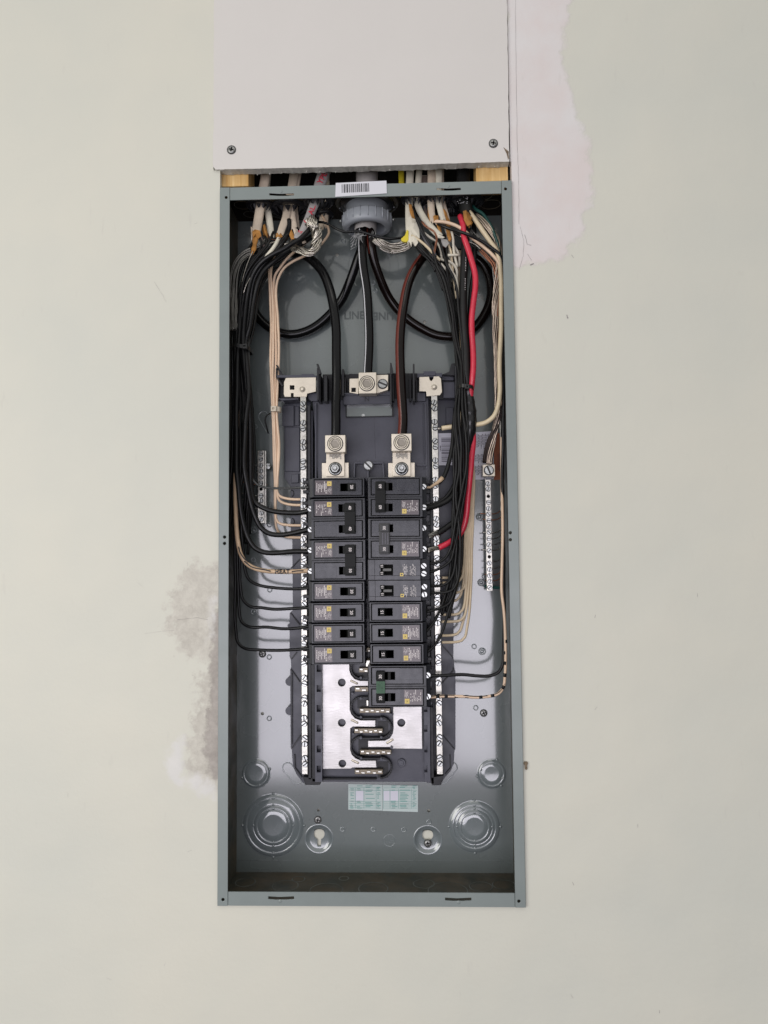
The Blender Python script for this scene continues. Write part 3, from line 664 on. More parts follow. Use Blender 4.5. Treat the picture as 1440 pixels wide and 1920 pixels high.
# raised panels on the wings
b.pprism([(529, 760), (551, 760), (551, 799), (529, 799)], 70, 74); b.pprism([(836, 764), (850, 764), (850, 796), (836, 796)], 70, 74)
b.pprism([(534, 801), (562, 801), (562, 884), (534, 884)], 72, 74); b.pprism([(553, 762), (561, 762), (561, 798), (553, 798)], 72, 74)
b.pprism([(546, 890), (560, 888), (560, 905), (546, 906)], 70, 74)
b.pprism([(831, 716), (853, 716), (853, 746), (831, 746)], 56, 60); b.pprism([(826, 702), (850, 700), (851, 713), (828, 713)], 56, 60)
b.split('raised_panel', PLA, BASE, .0006)
b = MB()
def rail(b, pts, d0, w=.0009, h=.004):
    P = [U(x, y, d0 / 1000) for x, y in pts]
    for a, c in zip(P, P[1:]):
        t_ = (c - a).normalized(); q = Vector((-t_.z, 0, t_.x)) * w
        b.prism([((a + q).x, (a + q).z), ((c + q).x, (c + q).z), ((c - q).x, (c - q).z), ((a - q).x, (a - q).z)], d0 / 1000, d0 / 1000 + h)
for pts in ([(544, 1149), (562, 1172)], [(546, 1236), (556, 1223)], [(545, 1255), (562, 1279)], [(563, 1379), (546, 1404)], [(545, 1066), (561, 1049)], [(829, 1210), (849, 1233), (849, 1236)], [(850, 1252), (850, 1258), (829, 1281)], [(831, 1380), (852, 1405)], [(827, 1044), (840, 1057)], [(844, 1416), (845, 1440), (835, 1452)], [(547, 1262), (547, 1396)], [(826, 1000), (826, 1006)], [(552, 1415), (553, 1440), (566, 1458)]):
    rail(b, pts, 71, .0006, .003)
for px, py in ((546, 925), (547, 978), (847, 935), (847, 975)):   # hook shaped marks
    P = [U(px + 5 * math.cos(a), py + 6 * math.sin(a), .0735) for a in [(-1.5 + .35 * k) for k in range(9)]]; b.tube(P, .0006, 6)
b.split('rib', PLAB, BASE)
b = MB()
for px, py, r in ((543, 1173, 4), (543, 1278, 8), (543, 1333, 8)): disc(b, px, py, r, 76, 92.5, 76, 20)
b.split('boss', PLA, BASE)
# main plate ribs
b = MB()
rail(b, [(592, 756), (592, 898)], 52, .0011, .005); rail(b, [(584, 770), (584, 898)], 54, .0016, .012); rail(b, [(798, 756), (801, 898)], 52, .0009, .005); rail(b, [(793, 756), (795, 880)], 54, .0006, .003)
rail(b, [(652, 868), (604, 866)], 50, .001, .006); rail(b, [(665, 868), (718, 868), (720, 895)], 44, .0009, .012); rail(b, [(665, 868), (664, 895)], 44, .0009, .012); rail(b, [(690, 880), (690, 897)], 44, .001, .012); rail(b, [(781, 872), (800, 872)], 50, .001, .006); rail(b, [(700, 762), (704, 860)], 55.6, .0002, .0004)
b.split('rib', PLA, BASE, .0003)
# barriers standing up round the feeder wires
b = MB()
for x0, x1, y0, y1, d0, d1 in ((594, 598, 690, 750, 30, 60), (598, 601, 700, 752, 34, 62), (607, 614, 704, 753, 40, 62), (641, 645, 692, 742, 34, 60), (645, 649, 708, 738, 46, 60), (731, 735, 684, 760, 34, 60), (735, 739, 700, 752, 44, 62), (767, 771, 702, 752, 46, 62), (774, 778, 682, 752, 32, 60), (779, 782, 712, 752, 48, 60), (853, 857, 686, 742, 36, 66), (517, 520, 690, 706, 44, 64), (519, 523, 710, 745, 56, 74)):
    b.pbox(x0, y0, x1, y1, d0, d1)
b.pprism([(593, 682), (597, 682), (603, 700), (598, 702)], 30, 34); b.pprism([(731, 680), (734, 680), (738, 700), (734, 702)], 30, 34); b.pprism([(517, 684), (520, 684), (531, 704), (526, 704)], 46, 50)
b.pprism([(516, 706), (520, 707), (532, 724), (528, 724)], 44, 50)
b.pprism([(829, 702), (842, 697), (846, 682), (857, 679), (858, 700), (852, 704)], 46, 60)
b.split('barrier', PLAB, BASE, .0005)
b = MB(); b.pprism([(518, 703), (565, 703), (565, 701), (588, 701), (590, 704), (594, 704), (594, 709), (520, 708)], 44, 56)
b.pprism([(782, 700), (829, 699), (829, 707), (782, 708)], 46, 58); b.pbox(794, 696, 817, 704, 44, 46)
b.pprism([(521, 747), (560, 746), (560, 749), (530, 751)], 46, 66); b.pprism([(641, 736), (672, 738), (672, 741), (644, 740)], 42, 56); b.pprism([(705, 738), (734, 732), (734, 741), (705, 741)], 42, 56)
b.pprism([(576, 738), (596, 736), (596, 752), (584, 752), (578, 748)], 50, 60); b.pprism([(782, 736), (798, 736), (798, 752), (782, 752)], 50, 60)
b.split('crossbar', PLA, BASE, .0005)
b = MB(); b.pprism([(605, 702), (655, 702), (655, 752), (605, 752)], 62, 65); b.pprism([(726, 700), (782, 700), (782, 750), (726, 750)], 62, 65); b.pprism([(655, 701), (726, 701), (726, 742), (655, 742)], 58, 62); b.pprism([(520, 706), (592, 706), (592, 752), (520, 752)], 60, 63); b.pprism([(782, 704), (853, 704), (853, 748), (782, 748)], 61, 64)
b.split('back_web', PLAB, BASE)
n_ = MB().pprism([(643, 740), (734, 738), (735, 757), (643, 759)], 44, 58).build('neutral_plate', PLA, BASE, .0008)
b = MB(); add_text(b, 'N', U(688, 748.5, .0438), .0085); b.build('embossed_letter', PLAB, n_)
b = MB(); b.pprism([(650, 760), (735, 758), (735, 780), (650, 781)], 55.3, 55.9, 0); w_ = b.build('window_recess', STEEL, BASE, .0002)
b = MB(); rail(b, [(648, 759), (649, 782), (737, 780)], 53, .0005, .003); rail(b, [(736, 758), (737, 780)], 53, .0009, .003); b.split('rib', PLAB, BASE)
disc_ = MB(); disc(disc_, 681, 779, 3, 54.9, 55.4, 55); disc_.build('rivet', SCR, w_)
# tin plates of the neutral
def tin_plate(pts, d0, d1, holes, name='neutral_strap', m=TINL):
    o = MB().pprism(pts, d0, d1).build(name, m, BASE)
    if holes:
        c = MB()
        for h in holes: c.prism(poly(h, d0 / 1000), (d0 - 2) / 1000, (d1 + 2) / 1000)
        cutter(c, o)
    bev(o, .0004); return o
p1 = tin_plate([(536, 708.5), (592.5, 707.5), (592.5, 734), (576, 738), (575, 744), (533.5, 744), (532, 738), (532.5, 716)], 42, 44.5, [[(543.5, 722.5), (552, 722.5), (552, 730.5), (543.5, 730.5)], [(545.5, 737), (550.5, 737), (550.5, 746), (545.5, 746)]])
p2 = tin_plate([(786, 707), (823, 705.5), (827, 710), (829, 735), (825, 741), (800, 743), (799, 734), (786, 733.5)], 42, 44.5, [[(804, 704), (813, 704), (813, 709), (809, 714.5), (806, 713)]])
p3 = tin_plate([(655, 710), (673, 709.5), (672, 739), (655, 736)], 42, 44.5, [[(659, 727), (667, 727), (667, 735), (659, 735)]]); 
b = MB(); 
RV = MB().lathe((0, 0, 0), [(.0040, .0001), (.0036, -.0006), (.0028, -.0006), (.0024, -.0022), (.0012, -.0028)], 16, 0, cap1=True).mesh('rivet', [TINL, ])
put('rivet', RV, U(567, 730, .042), p1); put('rivet', RV, U(814, 726, .042), p2)
ln = MB().pbox(672.5, 698.5, 706, 737.5, 24, 42).build('neutral_lug', TINL, BASE, .0007); put('lug_screw', SM_SOCK, U(688, 719, .0238), ln)
l2 = MB().pprism([(706, 703), (728, 702.5), (727.5, 731), (706, 738)], 32, 42).build('small_lug', TINL, BASE, .0005); put('screw', SM_BIG, U(717.5, 720, .0318), l2, .4)
# neutral bars with their pairs of screws
def neutral_bar(x0, y0, x1, y1, n, sy, ey, w=10.8):
    top, bt = U(x0, y0, .044), U(x1, y1, .044); hw = w / scl(.044) / 2
    b = MB(); b.prism([(top.x - hw, top.z), (top.x + hw, top.z), (bt.x + hw, bt.z), (bt.x - hw, bt.z)], .044, .055)
    o = b.build('neutral_bar', TIN, BASE, .0004)
    za, zb = U(x0, sy, .044).z, U(x1, ey, .044).z
    for k in range(n):
        for dz in (0, -.0076):
            z = za + (zb - za) * k / (n - 1) + dz; f = (z - top.z) / (bt.z - top.z); x = top.x + (bt.x - top.x) * f
            put('screw', SM_BAR, (x + random.uniform(-.0006, .0006), .0437 + random.uniform(-.0004, .0002), z), o, random.uniform(0, 3.1))
    return o
neutral_bar(568.5, 744, 571.5, 1452, 19, 757, 1421); neutral_bar(814.5, 742, 825, 1452, 19, 755, 1420, 11)
# bus bars
def holes(o, hs, d, dep=6):
    c = MB()
    for px, py, r in hs: disc(c, px, py, r, d - 2, d + dep, d, 20)
    cutter(c, o)
bl = MB().pprism([(604, 1236), (655, 1236), (655, 1256), (658, 1265), (665, 1273), (675, 1276.5), (700, 1276.5), (700, 1286), (662, 1286.5), (656, 1290), (656, 1330), (659, 1339), (666, 1347), (676, 1350.5), (704, 1350.5), (704, 1363), (662, 1362.5), (657, 1366), (657, 1406), (660, 1415), (667, 1422), (677, 1426), (705, 1426), (706, 1439), (662, 1439), (658, 1441.5), (605, 1442)], 49, 51.5).build('bus_bar', BUS, BASE)
holes(bl, [(641, 1280, 7), (641, 1355.5, 7), (642, 1432, 6.8)], 49); bev(bl, .0005)
br = MB().pprism([(737, 1318), (791, 1318), (792, 1404.5), (735, 1404), (730, 1401), (690, 1401), (690, 1389), (722, 1388.5), (731, 1384), (736, 1376), (737.5, 1366)], 49, 51.5).build('bus_bar', BUS, BASE)
holes(br, [(752.5, 1355.5, 7)], 49); bev(br, .0005)
b = MB(); disc(b, 753, 1431, 7.5, 52, 56, 52, 24); disc(b, 752, 1431, 5, 51, 52, 51, 20); b.split('boss', PLA, BASE, .0005)
for o, q in ((bl, ((664, 1279, -.45), (665, 1352.5, -.45), (666, 1428, -.45))), (br, ((731, 1390, .55),))):
    for px, py, a in q:
        p = U(px, py, .049); L = .0052; b = MB(); P = [Vector((p.x + L * s_ * math.cos(a), .0492, p.z + L * s_ * math.sin(a))) for s_ in (-1, -.9, -.5, 0, .5, .9, 1)]
        b.tube(P, lambda u: .0016 * (.35 if u in (0, 1) else 1), 8, flat=.7); b.build('bead', TINL, o)
# serpentine walls and spring clips between the bus bars
b = MB()
def arc(cx_, cy_, rx, ry, a0, a1, d=46, h=9, w=.0011):
    pts = [(cx_ + rx * math.cos(math.radians(a0 + (a1 - a0) * k / 14)), cy_ + ry * math.sin(math.radians(a0 + (a1 - a0) * k / 14))) for k in range(15)]; rail(b, pts, d, w, h / 1000)
for cy_, s_ in ((1254, 0), (1327, 0), (1401, 0)): arc(679, cy_, 21, 19.5, 90, 270)
for cy_ in (1365, 1440): arc(713, cy_, 21, 19.5, -90, 90)
for y_ in (1308, 1347.5, 1385, 1423): rail(b, [(679, y_), (713, y_)], 46, .0011, .009)
rail(b, [(706, 1461.5), (605, 1461)], 48, .0009, .008)
b.build('pocket_wall', PLAB, BASE, .0003, kind='stuff')
b = MB()
for x0, y0, x1, y1 in ((664, 1262, 735, 1272), (670, 1312, 728, 1328), (676, 1346, 727, 1349), (672, 1386, 690, 1420), (708, 1428, 728, 1458), (708, 1352, 728, 1382)): b.pbox(x0, y0, x1, y1, 55.2, 55.9)
b.split('pocket_floor', PLAB, BASE)
for px, py in ((676.5, 1310), (676.5, 1345), (676.5, 1384), (677, 1422), (715, 1348), (715, 1383), (715, 1424), (676.5, 1271), (661, 1301), (662, 1377), (733, 1340), (734, 1402)):
    b = MB(); disc(b, px, py, 2.6, 45, 52, 45, 12); b.build('peg', PLA, BASE, .0003)
def clip(x0, x1, y, up=1):
    b = MB(); b.pbox(x0, y - 5, x1, y + 4, 46.5, 54)
    o = b.build('stab_clip', BRZ, BASE, .0006); b = MB(); n = int((x1 - x0) / 9)
    for k in range(n):
        xa = x0 + (x1 - x0) * (k + .15) / n; xb_ = x0 + (x1 - x0) * (k + .82) / n; yy = y + (1.4 if k % 2 else -.6) + (k == 0) * -1.0
        b.pbox(xa, yy - 2.0, xb_, yy + 1.7, 44.5 + (k % 2), 50)
    b.split('finger', TIN, o, .0004)
for x0, x1, y in ((673, 700, 1257), (665, 700, 1293), (674, 732, 1333), (664, 718, 1371), (675, 734, 1411), (665, 718, 1448), (660, 700, 1240), (676, 700, 1219)): clip(x0, x1, y)
b = MB()
for x0, y0, x1, y1 in ((687, 1313, 695, 1324), (686, 1238, 694, 1250)): b.pbox(x0, y0, x1, y1, 40, 46)
b.split('blade', TIN, BASE, .0004)
# side rails with square sockets
for xs_, ys_, ye_ in (((590, 603), 1246, 1466), ((795, 806), 1326, 1466)):
    b = MB(); b.pprism([(xs_[0], ys_), (xs_[1], ys_), (xs_[1] + 1, ye_), (xs_[0] + 1, ye_)], 42, 56); o = b.build('side_rail', PLA, BASE, .0005)
    c = MB()
    for y_ in (1256, 1294, 1332, 1370, 1409, 1447):
        if y_ > ys_ + 3: c.pbox(xs_[0] + 1.5 if xs_[0] < 700 else xs_[0] - 1, y_ - 6.5, xs_[1] - (3.5 if xs_[0] < 700 else 4), y_ + 6.5, 30, 52)
    o.modifiers.clear(); cutter(c, o)
b = MB()
for x0, x1, y0, y1 in ((576, 582, 760, 1462), (583, 590, 1246, 1466), (806, 812, 1326, 1470), (806, 813, 900, 1250)): b.pprism([(x0, y0), (x1, y0), (x1 + 2, y1), (x0 + 2, y1)], 46, 74)
b.pprism([(568, 1456), (603, 1462), (600, 1472), (572, 1472)], 46, 74); b.pprism([(808, 1458), (832, 1454), (827, 1472), (810, 1473)], 46, 74)
b.split('bar_carrier', PLAB, BASE, .0005)
# black terminal tunnels beside each breaker, over the neutral bars
b = MB()
for k in range(9):
    yc = 913 + 39.3 * k
    for dy in (-9, 9): b.pbox(568, yc + dy - 3, 586, yc + dy + 3, 38, 46)
    b.pbox(577, yc - 9, 588, yc + 9, 40, 50)
for k in range(11):
    yc = 913 + 39.2 * k
    for dy in (-9, 9): b.pbox(798 + .45 * k, yc + dy - 3, 806 + .45 * k, yc + dy + 3, 36, 46)
    b.pbox(796 + .5 * k, yc - 9, 803 + .5 * k, yc + 9, 42, 50)
b.split('terminal_tunnel', PLAB, BASE, .0004)
# main lugs
def main_lug(cx_, cy_, x0, x1):
    t_ = thing('main_lug', '', 'lug', U(cx_, 895, .045))
    b = MB(); b.pbox(x0 + 2, cy_ + 12, x1 - 2, 893, 36, 39); b.pbox(x0 - 6, 868, x1 + 6, 897, 39.3, 43); b.split('lug_strap', TINL, t_, .0004)
    b = MB(); random.seed(int(cx_))
    for k in range(9): b.pbox(cx_ - 11 + 2.5 * k, 849 + random.uniform(-.5, 1), cx_ - 9.4 + 2.5 * k, 858 + random.uniform(-2, 3), 34.6, 36)
    b.build('wire_end', ALUD, t_, .0003, kind='stuff')
    o = MB().pbox(x0, cy_ - 16, x1, cy_ + 16, 20, 38).build('lug_body', TINL, t_, .0007); put('lug_screw', SM_SOCK, U(cx_, cy_, .0198), o)
    o = MB().lathe(U(cx_, 879, .036), [(.0085, 0), (.0085, -.0006), (.007, -.0008)], 24, 0, cap1=True).build('washer', SCR, t_); put('bolt', SM_NUT, U(cx_, 879, .0354), t_)
    return t_
for (cx_, cy_, x0, x1), lb in (((628.5, 832, 609.5, 648), 'left one of the two square tin lugs above the breakers, clamping the plain black feeder'), ((753, 829.5, 734, 772), 'right one of the two square tin lugs above the breakers, clamping the brown striped feeder')):
    m_ = main_lug(cx_, cy_, x0, x1); m_['label'] = lb; m_['group'] = 'main lugs above the breakers'
t_ = MB(); t_ = put('screw', SM_BIG, U(690.5, 873, .043), BASE, .8)

# barcode sticker on the base's right wing
b = MB(); b.pprism([(822, 812.5), (853, 812), (853, 872), (822.5, 872.5)], 71.6, 71.9); s5 = b.build('barcode_label', STKD, BASE)
b = MB(); a_ = U(828, 866, .0715); c_ = U(850, 820, .0715); bars(b, a_.x, c_.x, a_.z, c_.z, .0715, 22, 0, False, 9); b.build('barcode', INKL, s5)
b = MB(); vtext_block(b, 825, 835, 827, 852, 3, .0715, 0, .6); b.build('fine_print', INKL, s5)

# ================================================================== GROUND BARS
def ground_bar(px0, py0, px1, py1, ys, w, d, label, lug=None, hl=()):
    top, bt = U(px0, py0, d), U(px1, py1, d); hw = w / scl(d) / 2
    t_ = thing('ground_bar', label, 'ground bar', bt, 'ground bars')
    b = MB(); b.prism([(top.x - hw, top.z), (top.x + hw, top.z), (bt.x + hw, bt.z), (bt.x - hw, bt.z)], d, d + .008); o = b.build('bar', TIN, t_, .0004)
    b = MB(); 
    for py in (py0 + 10, py1 - 12): b.pbox(px0 - 4, py - 4, px0 + 4, py + 4, (d + .008) * 1000, 93)
    b.split('standoff', SCRD, t_)
    for py in ys:
        p = U(px0 + (px1 - px0) * (py - py0) / (py1 - py0), py, d - .0003); put('screw', SM_GB, p + Vector((random.uniform(-.0003, .0003), 0, 0)), t_, random.uniform(0, 3.1))
    b = MB()
    for py in hl: disc(b, px0 + (px1 - px0) * (py - py0) / (py1 - py0), py, 3.3, d * 1000 - .15, d * 1000 + 1, d * 1000, 14)
    if hl: b.build('empty_screw_hole', VOID, t_)
    return t_
g1 = ground_bar(489, 845, 490, 981, (850, 861, 872.5, 883, 894.5, 906, 929.5, 939, 962, 974), 13, .076, 'short tin ground bar low on the left of the box behind the black wires', hl=(917,))
b = MB(); b.prism(poly([(496.5, 845), (498.5, 845), (498.8, 982), (497, 982)], .076), .0762, .0835); b.build('edge_strip', TIN, g1)
b = MB(); p = U(503, 876, .085)
b.lathe((p.x, .084, p.z), [(.0045, 0), (.004, -.002), (.002, -.0028)], 12, 0, cap1=True); b.pbox(497, 869, 506, 872, 80, 84); b.pbox(478, 871, 484, 874, 78, 84); b.pbox(479, 884, 484, 886, 78, 84); b.build('mounting_clip', SCR, g1, .0004)
g2 = ground_bar(915, 896, 918.5, 1108, [950 + 9.9 * k for k in range(16) if k not in (4 + 5,)] and [907, 917, 942, 953.5, 964, 976, 987.5, 998, 1010, 1021.5, 1032.5, 1056, 1067.5, 1079.5, 1090.5, 1101.5], 10.8, .070, 'long tin ground bar on the right of the box with a square lug on top', hl=(930.5, 1044))
o = MB().pbox(905, 871, 928.5, 893, 58, 72).build('lug_body', TINL, g2, .0006); put('screw', SM_BIG, U(916.5, 882, .0578), o, 1.2)
b = MB(); b.pbox(911, 893, 923, 899, 66, 72); b.build('lug_foot', SCRD, g2)

# ================================================================== BREAKERS
UP = 1 / 1533.0                                # one photograph pixel at the breakers' front
FY = -.042
def plate_hole(b, u0, u1, v0, v1, h, y0, y1, m=0):
    """plate with a rectangular hole h=(a0,a1,c0,c1)"""
    a0, a1, c0, c1 = h; O = [(u0, v0), (u1, v0), (u1, v1), (u0, v1)]; I = [(a0, c0), (a1, c0), (a1, c1), (a0, c1)]
    vs = [(x, y0, z) for x, z in O + I] + [(x, y1, z) for x, z in O + I]
    fs = []
    for k in range(4):
        k2 = (k + 1) % 4; fs += [(k, k2, k2 + 4, k + 4), (k, k2, k2 + 8, k + 8), (k + 4, k2 + 4, k2 + 12, k + 12)]
    b.add(vs, fs, m)
def body_geo(b, u0, u1, hv, m=0, out=.0048):
    prof = [(u0, FY), (u0 - .0002, FY + .0055), (u0 - out, FY + .0075), (u0 - out, FY + .024), (u0 + .002, FY + .042), (u1 + .001, FY + .042), (u1 + .001, FY + .006), (u1, FY + .0045), (u1, FY)]
    n = len(prof); b.add([(u, y, -hv) for u, y in prof] + [(u, y, hv) for u, y in prof], [(k, (k + 1) % n, (k + 1) % n + n, k + n) for k in range(n)] + [list(range(n)), list(range(2 * n - 1, n - 1, -1))], m)
def label_print(b, u0, u1, v0, v1, y, seed, m=0, dens=.8):
    random.seed(seed); u = u0
    cols = 7
    for c_ in range(cols):
        ua = u0 + (u1 - u0) * c_ / cols; w_ = (u1 - u0) / cols * random.uniform(.35, .62); v = v1 - random.uniform(0, .003)
        lim = v0 + random.choice((0, .2, .45)) * (v1 - v0)
        while v > lim:
            L_ = random.uniform(.0005, .0016)
            if random.random() < dens:
                x_ = ua + random.uniform(0, .0003); b.add([(x_, y, v - L_), (x_ + w_, y, v - L_), (x_ + w_, y, v), (x_, y, v)], [(0, 1, 2, 3)], m)
            v -= L_ + random.uniform(.0002, .0007)
_c = {}
def cached(key, fn):
    if key not in _c: _c[key] = fn()
    return _c[key]
def toggle_geo(u0, u1, hv):
    b = MB(); prof = [(u0 - .0055, FY + .004), (u0 - .0055, FY + .0015), (u0 - .002, FY + .0022), (u0, FY - .0012), (u0 + .0012, FY - .0042), (u1 - .0006, FY - .0046), (u1, FY - .0038), (u1 + .0002, FY + .004)]
    n = len(prof); b.add([(u, y, -hv) for u, y in prof] + [(u, y, hv) for u, y in prof], [(k, (k + 1) % n, (k + 1) % n + n, k + n) for k in range(n)] + [list(range(n)), list(range(2 * n - 1, n - 1, -1))], 0); return b
def obj_from(name, me, parent, bevel=0):
    o = bpy.data.objects.new(name, me); col.objects.link(o); o.parent = parent
    if bevel: bev(o, bevel)
    return o
def face_unit(t_, vc, kind, win, label=True, seed=1, plain=False):
    """one recessed face (groove, plate, window, label) centred at height vc"""
    hu, hv = 44.5 * UP, 14.4 * UP; a0, a1 = win[0] * UP, win[1] * UP
    def g():
        b = MB(); plate_hole(b, -hu - .0010, hu + .0014, vc - hv - .0011, vc + hv + .0011, (-hu, hu, vc - hv, vc + hv), FY - .0001, FY + .0006); return b.mesh('groove', [VOID])
    obj_from('groove', cached(('g', kind, vc), g), t_)
    def p():
        b = MB(); plate_hole(b, -hu, hu, vc - hv, vc + hv, (a0, a1, vc - 7.6 * UP, vc + 7.6 * UP), FY - .0007, FY + .0004)
        b.box(a0, a1, FY - .0000, FY + .0003, vc - 7.6 * UP, vc + 7.6 * UP, 1); return b.mesh('face_plate', [BRKF, VOID])
    fp = obj_from('face_plate', cached(('p', kind, vc, win), p), t_, .00025)
    if plain:
        def q():
            b = MB(); b.box(-hu + .0006, -4 * UP, FY - .00095, FY - .0006, vc - hv + .0006, vc + hv - .0045); return b.mesh('raised_field', [BRKF])
        obj_from('raised_field', cached(('q', kind, vc), q), t_, .00015); return fp
    def L():
        b = MB(); b.box(-hu + .0008, -11 * UP, FY - .00085, FY - .0006, vc - hv + .0006, vc + hv - .0006, 0); return b.mesh('printed_label', [LBL])
    lb = obj_from('printed_label', cached(('L', kind, vc), L), t_)
    def LP():
        b = MB(); label_print(b, -41 * UP, -21 * UP, vc - 11.5 * UP, vc + 11.5 * UP, FY - .0010, seed); label_print(b, -20 * UP, -12 * UP, vc - 11.5 * UP, vc + 1 * UP, FY - .0010, seed + 5, 0); return b.mesh('fine_print', [INKW])
    obj_from('fine_print', cached(('LP', kind, vc), LP), lb)
    def Y():
        b = MB(); y0, y1 = vc + 3 * UP, vc + 11.5 * UP; plate_hole(b, -20.5 * UP, -12.5 * UP, y0, y1, (-18.6 * UP, -14.4 * UP, y0 + 2 * UP, y1 - 2 * UP), FY - .00112, FY - .0009, 0)
        b.box(-18.6 * UP, -14.4 * UP, FY - .00105, FY - .0009, y0 + 2 * UP, y1 - 2 * UP, 0)
        b.box(-17.3 * UP, -15.7 * UP, FY - .00122, FY - .0010, y0 + 3.4 * UP, y1 - 3.4 * UP, 1)
        plate_hole(b, -18.9 * UP, -14.1 * UP, y0 + 1.7 * UP, y1 - 1.7 * UP, (-18.5 * UP, -14.5 * UP, y0 + 2.1 * UP, y1 - 2.1 * UP), FY - .00118, FY - .0010, 2); return b.mesh('square_emblem', [YEL, INK, INKL])
    obj_from('square_emblem', cached(('Y', kind, vc), Y), lb); return fp
def number(t_, s, u, v, y, size=.0052, m=None):
    def g():
        b = MB(); add_text(b, s, (0, 0, 0), size, -math.pi / 2); return b.mesh('rating_number', [m or INKW])
    o = obj_from('rating_number', cached(('n', s, size), g), t_); o.location = (u, y, v); return o
def base_thing(px, py, flip, label, group):
    p = U(px, py, .014); t_ = thing('circuit_breaker', label, 'circuit breaker', (p.x, .014 - FY, p.z), group)
    if flip: t_.rotation_euler[1] = math.pi
    t_.rotation_euler[1] += math.radians(random.uniform(-.35, .35)); return t_
def term(t_, v, big=False):
    def g():
        b = MB(); b.box(-.0368, -.0330, FY + .0050, FY + .010, -.0034, .0034, 0); return b.mesh('terminal', [TINL])
    o = obj_from('terminal', cached('tm', g), t_, .0005); o.location = (0, 0, v)
    s_ = obj_from('terminal_screw', SM_BRK, t_); s_.location = (-.0346, FY + .0044, v); s_.rotation_euler[1] = random.uniform(.3, 1.2); return o
BH2 = 18.2 * UP; BU = 49.5 * UP
def single(px, py, num, flip, label, group, tog):
    t_ = base_thing(px, py, flip, label, group)
    def g(): b = MB(); body_geo(b, -BU, BU, BH2); return b.mesh('body', [BRK])
    obj_from('body', cached('sb', g), t_, .0005)
    def n2():
        b = MB()
        for u in (-BU - .0049, BU - .001): 
            for v in (-BH2 + .003, BH2 - .006): b.box(u, u + .0025, FY + .008, FY + .020, v, v + .003)
        b.box(-BU - .0052, -BU - .0040, FY + .0072, FY + .018, -.0045, .0045)
        return b.mesh('notch', [VOID])
    obj_from('notch', cached('nt', n2), t_)['kind'] = 'stuff'
    win = (4, 33) if not flip else (6, 34)
    face_unit(t_, 0.0, 's', win, seed=3)
    a = tog
    tg = obj_from('toggle', cached(('t', a), lambda: toggle_geo(a[0] * UP, a[1] * UP, 7.2 * UP).mesh('toggle', [BLK])), t_, .0004)
    number(tg, num, (a[0] + a[1]) / 2 * UP + .0006, 0, FY - .0050, .0050)
    if flip: pass
    return t_
def double(px, py, num, flip, label, group, win, tie, tm=BLK, txt=None):
    t_ = base_thing(px, py, flip, label, group); H2 = 37.8 * UP; off = 19.6 * UP
    def g(): b = MB(); body_geo(b, -BU - .001, BU + .001, H2); return b.mesh('body', [BRK])
    obj_from('body', cached('db', g), t_, .0005)
    b_ = obj_from('seam', cached('sm', lambda: MB().box(-BU, BU, FY - .0001, FY + .001, -.0003, .0003).mesh('seam', [VOID])), t_)
    face_unit(t_, off, 'd', win, seed=8); face_unit(t_, -off, 'd', win, plain=True)
    def h():
        b = MB(); u0, u1 = tie[0] * UP, tie[1] * UP; b.box(u0, u1, FY - .0062, FY - .0012, -29 * UP, 29 * UP); 
        for v in (-off, off): b.box(u0 + .001, u1 - .001, FY - .0072, FY - .006, v - 7 * UP, v + 7 * UP, 0)
        return b.mesh('handle_tie', [tm])
    o = obj_from('handle_tie', cached(('h', tie, tm.name), h), t_, .0005)
    def sh():
        b = MB(); u0 = win[0] * UP; b.box(u0 + .005, u0 + .0085, FY - .0015, FY + .0002, off - 7 * UP, off + 7 * UP); b.box(u0 + .005, u0 + .0085, FY - .0015, FY + .0002, -off - 7 * UP, -off + 7 * UP); return b.mesh('toggle_shaft', [BLK])
    obj_from('toggle', cached(('sh', win), sh), t_, .0003)
    for v in (-off, off): number(o, num, (tie[0] + tie[1]) / 2 * UP, v, FY - .0074, .0048)
    if txt:
        def tx():
            b = MB(); random.seed(4); u0, u1 = tie[0] * UP + .002, tie[1] * UP - .0015
            if txt == 'green':
                b.box(u0 - .002, u1 + .0015, FY - .0066, FY - .0060, -11 * UP, 11 * UP, 0)
                label_print(b, u0, u1, -10 * UP, 10 * UP, FY - .0067, 5, 1, .6); return b.mesh('printed_band', [GRNP, mat('green_black_ink', (.008, .03, .014), .5)])
            for k in range(3): 
                v = -10 * UP
                while v < 10 * UP: q = random.uniform(.0004, .0011); ua = u0 + (u1 - u0) * k / 3; b.add([(ua, FY - .0063, v), (ua + .0008, FY - .0063, v), (ua + .0008, FY - .0063, v + q), (ua, FY - .0063, v + q)], [(0, 1, 2, 3)]); v += q + .0004
            return b.mesh('embossed_text', [INKL])
        obj_from('printed_band' if txt == 'green' else 'embossed_text', cached(('tx', txt), tx), o)
    for v in (-off, off): term(t_, v)
    return t_
